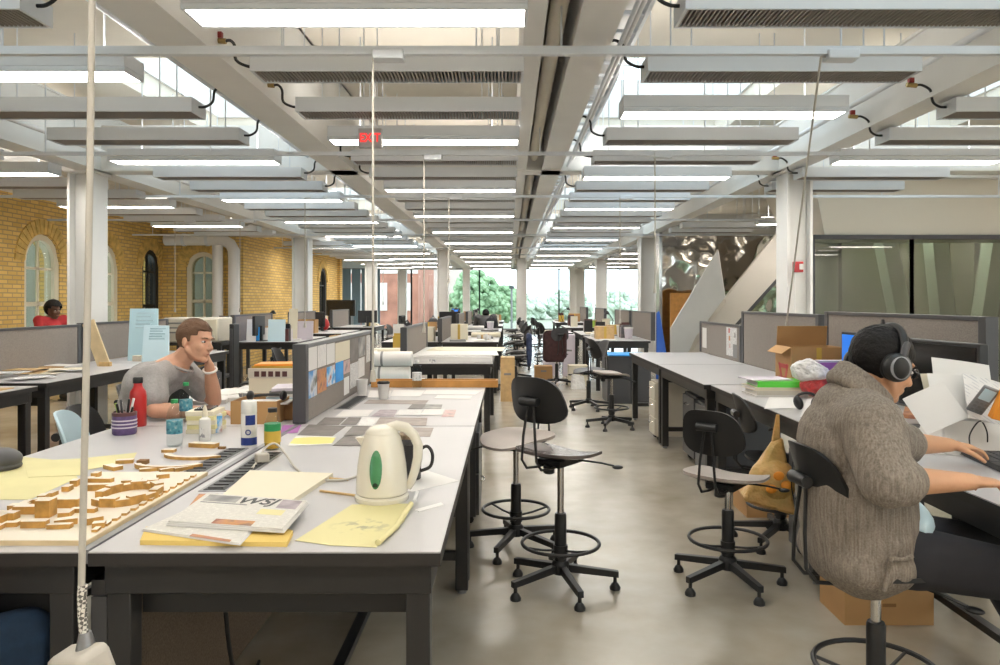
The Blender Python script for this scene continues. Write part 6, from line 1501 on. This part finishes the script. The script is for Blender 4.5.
# posters on the dividers of the brick side island
for k, (px, py, y, w, h, m, l) in enumerate(((270, 325, 11.0, .26, .34, 'pale_blue', 'pale blue board standing on the brick side island'), (249, 323, 11.05, .1, .22, 'photo_azure', 'bright blue bottle-shaped card on the brick side island'), (287, 318, 11.5, .14, .5, 'paper_cream', 'cream board standing by the white column on the island'), (297, 320, 11.6, .34, .3, 'lavender', 'lilac-grey board behind the clutter on the island'), (244, 328, 11.0, .14, .34, 'paper', 'white card standing at the end of the brick side island'))):
    p = at(px, py, y); o = MB().b(-w/2, w/2, -.008, .008, 0, h).build('display_board', m, None, (p.x, y+.3, TZ), rot=(R(-6), 0, 0)); tag(o, l, 'board', 'boards on the brick side island', 'thing')
t = thing('wall_screen', 'large dark screen standing before the far blue blinds', 'screen', (-4.95, 21.8, 0)); MB().b(-.42, .42, -.05, .05, .98, 1.45).build('screen_case', 'black', t, bev=.01); MB().b(-.39, .39, -.056, -.05, 1.01, 1.42).build('screen', 'screen_off', t)
for s in (-.3, .3): MB().b(s-.03, s+.03, -.2, .2, 0, .98).build('stand_leg', 'black', t)
# blue cloth hung over the end of the far dark desk, dark cabinet below, white cartons
mb = MB(); mb.prism([(0, 0, 0), (.26, 0, .0), (.26, .04, 0), (0, .04, 0)], (0,0,0), [(.0, .0, 1.23), (.05, .0, 1.27), (.05, .03, 1.27), (.0, .03, 1.23)])
tag(mb.build('blue_cloth', 'blue', None, (2.29, 11.5, 0), bev=.01), 'bright blue cloth hanging over the end of the far dark desk', 'cloth', kind='thing')
t = thing('dark_cabinet', 'dark cabinet with a turquoise top under the far dark desk', 'cabinet', (1.64, 10.5, 0)); MB().b(-.28, .32, -.28, .3, 0, .66).build('cabinet_body', 'pedestal', t, bev=.005); MB().b(-.26, .3, -.3, .28, .66, .675).build('turquoise_top', 'photo_azure', t); MB().b(-.26, .02, -.289, -.28, .05, .62).build('door', 'pedestal', t, bev=.004); MB().b(.04, .3, -.289, -.28, .05, .62).build('door', 'pedestal', t, bev=.004)
for k, (x, y, w, h, m, l) in enumerate(((.80, 14.15, .15, .76, 'lavender', 'tall pale carton standing under the small table, nearer the aisle'), (1.14, 14.15, .11, .78, 'lavender', 'tall pale carton standing under the small table, nearer the dark desk'), (1.16, 12.5, .16, .34, 'paper_cream', 'white file carton on the floor beside the jacket chair'), (.62, 13.4, .16, .25, 'card', 'brown carton on the floor behind the jacket chair'), (-.02, 10.6, .1, .62, 'plywood', 'tall tan carton standing at the end of the second island'))):
    t, ww, l2, hh = carton('cardboard_box', l, x-w, x+w, y-.15, y+.15, 0, h, m=m, open_=False, group='cartons standing on the floor'); MB().b(-.05, .05, -l2-.002, -l2, hh*.6, hh*.6+.03).build('hand_slot', 'mid_grey', t)
t = thing('paper_bag', 'white paper bag slumped on the floor in front of the file carton', 'bag', (1.12, 12.0, 0)); MB().prism([(-.12, -.08, 0), (.12, -.08, 0), (.12, .08, 0), (-.12, .08, 0)], (0,0,0), [(-.1, -.03, .24), (.09, -.05, .2), (.09, .05, .2), (-.1, .05, .24)]).build('bag_body', 'bag_white', t); MB().tube([(-.04, 0, .22), (0, 0, .3), (.04, 0, .21)], .006, 6).build('handle', 'cord', t)
# chairs down the room
FC = [(.80, 12.4, 100, .58, 'black chair with a dark red jacket in the aisle', ('g', 0)), (1.05, 9.75, 200, .5, 'grey-backed chair before the dark cabinet', ('g', 0)), (.10, 11.9, 170, .52, 'black chair with a blue jacket at the second island end', ('b', 0)),
      (.12, 13.3, 190, .5, 'black chair behind the one with the blue jacket', ('b', 0)), (.2, 15.4, 160, .52, 'black chair at the third island, aisle side, nearer', ('b', 1)), (.15, 16.3, 200, .52, 'black chair at the third island, aisle side, farther', ('b', 0)),
      (.95, 17.6, 20, .52, 'black chair across the aisle facing the third table, nearer', ('b', 0)), (.9, 18.6, -10, .55, 'black chair across the aisle facing the third table, farther', ('b', 0)), (.2, 18.9, 170, .5, 'black chair at the fourth island, nearer', ('b', 0)), (.15, 19.9, 200, .5, 'black chair at the fourth island, farther', ('g', 0)),
      (.9, 21.6, 10, .52, 'black chair at the fourth table beyond the white tables, nearer', ('b', 0)), (.92, 22.6, 30, .52, 'black chair at the fourth table beyond the white tables, farther', ('b', 0)), (.1, 22.7, 170, .5, 'black chair at the fifth island, nearer', ('b', 0)), (.1, 23.6, 190, .5, 'black chair at the fifth island, farther', ('b', 0)),
      (-2.35, 8.2, 0, .5, 'black chair at the first island, brick side', ('b', 0)), (-2.3, 11.9, 10, .5, 'black chair at the second island, brick side', ('b', 0)), (-2.35, 15.8, -10, .52, 'black chair at the third island, brick side', ('g', 0)), (-2.35, 19.0, 0, .5, 'black chair at the fourth island, brick side', ('b', 0)),
      (-2.92, 11.9, 190, .5, 'black chair facing the brick side island, nearest', ('b', 0)), (-2.92, 14.8, 170, .5, 'black chair facing the second brick side island', ('b', 0)), (-2.92, 18.2, 180, .5, 'black chair facing the third brick side island', ('b', 0)), (-2.95, 6.6, 180, .45, 'black chair at the table strewn with papers', ('b', 0)),
      (-2.9, 8.5, 190, .48, 'black chair at the foam board table', ('b', 0)), (-2.35, 5.0, 10, .46, 'black chair next to the man in grey, farther from the camera', ('b', 0)), (.9, 16.4, 10, .52, 'black chair at the second table beyond the white tables', ('b', 0))]
for c in FC: stool(*c, 'chairs down the room')
for x, y, z, m, l in ((.76, 12.22, .45, 'wine', 'dark red jacket hung on the aisle chair'), (.32, 11.87, .42, 'navy', 'blue jacket hung on the second island chair')):
    t = thing('jacket', l, 'jacket', (x, y, z)); mb = MB(); sd = Vector((1, 0, 0)) if m == 'wine' else Vector((0, 1, 0)); mb.cap(sd*-.13+Vector((0,0,.44)), sd*.13+Vector((0,0,.44)), .05, .05); mb.box((0, 0, .2), (.3 if m == 'wine' else .07, .07 if m == 'wine' else .3, .48)); mb.cap(sd*-.15+Vector((0,0,.42)), sd*-.17+Vector((0,0,.02)), .05, .04); mb.cap(sd*.15+Vector((0,0,.42)), sd*.16+Vector((0,0,.06)), .05, .04); mb.organic('jacket_body', m, t, .02, 3, .5)
# ------------------------------------------------------------------ light, sky, camera
w = bpy.data.worlds.new('World'); SC.world = w; w.use_nodes = True; nt = w.node_tree; bg = nt.nodes['Background']
bg.inputs['Color'].default_value = (.80,.91,1.0,1); bg.inputs['Strength'].default_value = SKY
def portal(name, loc, sx, sy, rot):
    l = bpy.data.lights.new(name, 'AREA'); l.shape = 'RECTANGLE'; l.size = sx; l.size_y = sy; l.cycles.is_portal = True
    o = bpy.data.objects.new(name, l); COL.objects.link(o); o.location = loc; o.rotation_euler = rot; o['kind'] = 'helper'
for h in HOLES: portal('skylight_portal', ((h[0]+h[1])/2, (h[2]+h[3])/2, ZC+.24), h[1]-h[0], h[3]-h[2], (0, 0, 0))
portal('window_portal', ((X0+X1)/2, YF-.08, 1.5), X1-X0, 2.7, (-pi/2, 0, 0)); portal('window_portal', (6.95, YN+.08, 1.75), 5.1, 2.3, (pi/2, 0, 0)); portal('window_portal', (-6.4, YN+.08, 1.75), 2.4, 2.3, (pi/2, 0, 0))
cam = bpy.data.cameras.new('Camera'); co = bpy.data.objects.new('Camera', cam); COL.objects.link(co); SC.camera = co
co.location = (0, 0, H); co.rotation_euler = (pi/2, 0, 0); cam.sensor_fit = 'HORIZONTAL'; cam.sensor_width = 36; cam.lens = F*36/1000
cam.shift_x = -(CX-500)/1000; cam.shift_y = (CY-332.5)/1000; cam.clip_start = .05; cam.clip_end = 400
vs = SC.view_settings; vs.view_transform = 'Standard'; vs.look = 'None'; vs.gamma = 1; vs.exposure = EXPOSURE
try: vs.use_curve_mapping = False
except Exception: pass
SC.cycles.max_bounces = 9; SC.cycles.diffuse_bounces = 5; SC.cycles.transparent_max_bounces = 16; SC.cycles.sample_clamp_indirect = 6
# prototypes that were never placed are removed
placed = [o for o in SC.objects if o.parent is None and o.get('label') == 'x']
for o in placed:
    for c in list(o.children):
        for g in list(c.children): bpy.data.objects.remove(g)
        bpy.data.objects.remove(c)
    bpy.data.objects.remove(o)
for o in SC.objects:
    if o.parent is None and o.type in ('MESH', 'EMPTY') and 'kind' not in o: o['kind'] = 'thing'
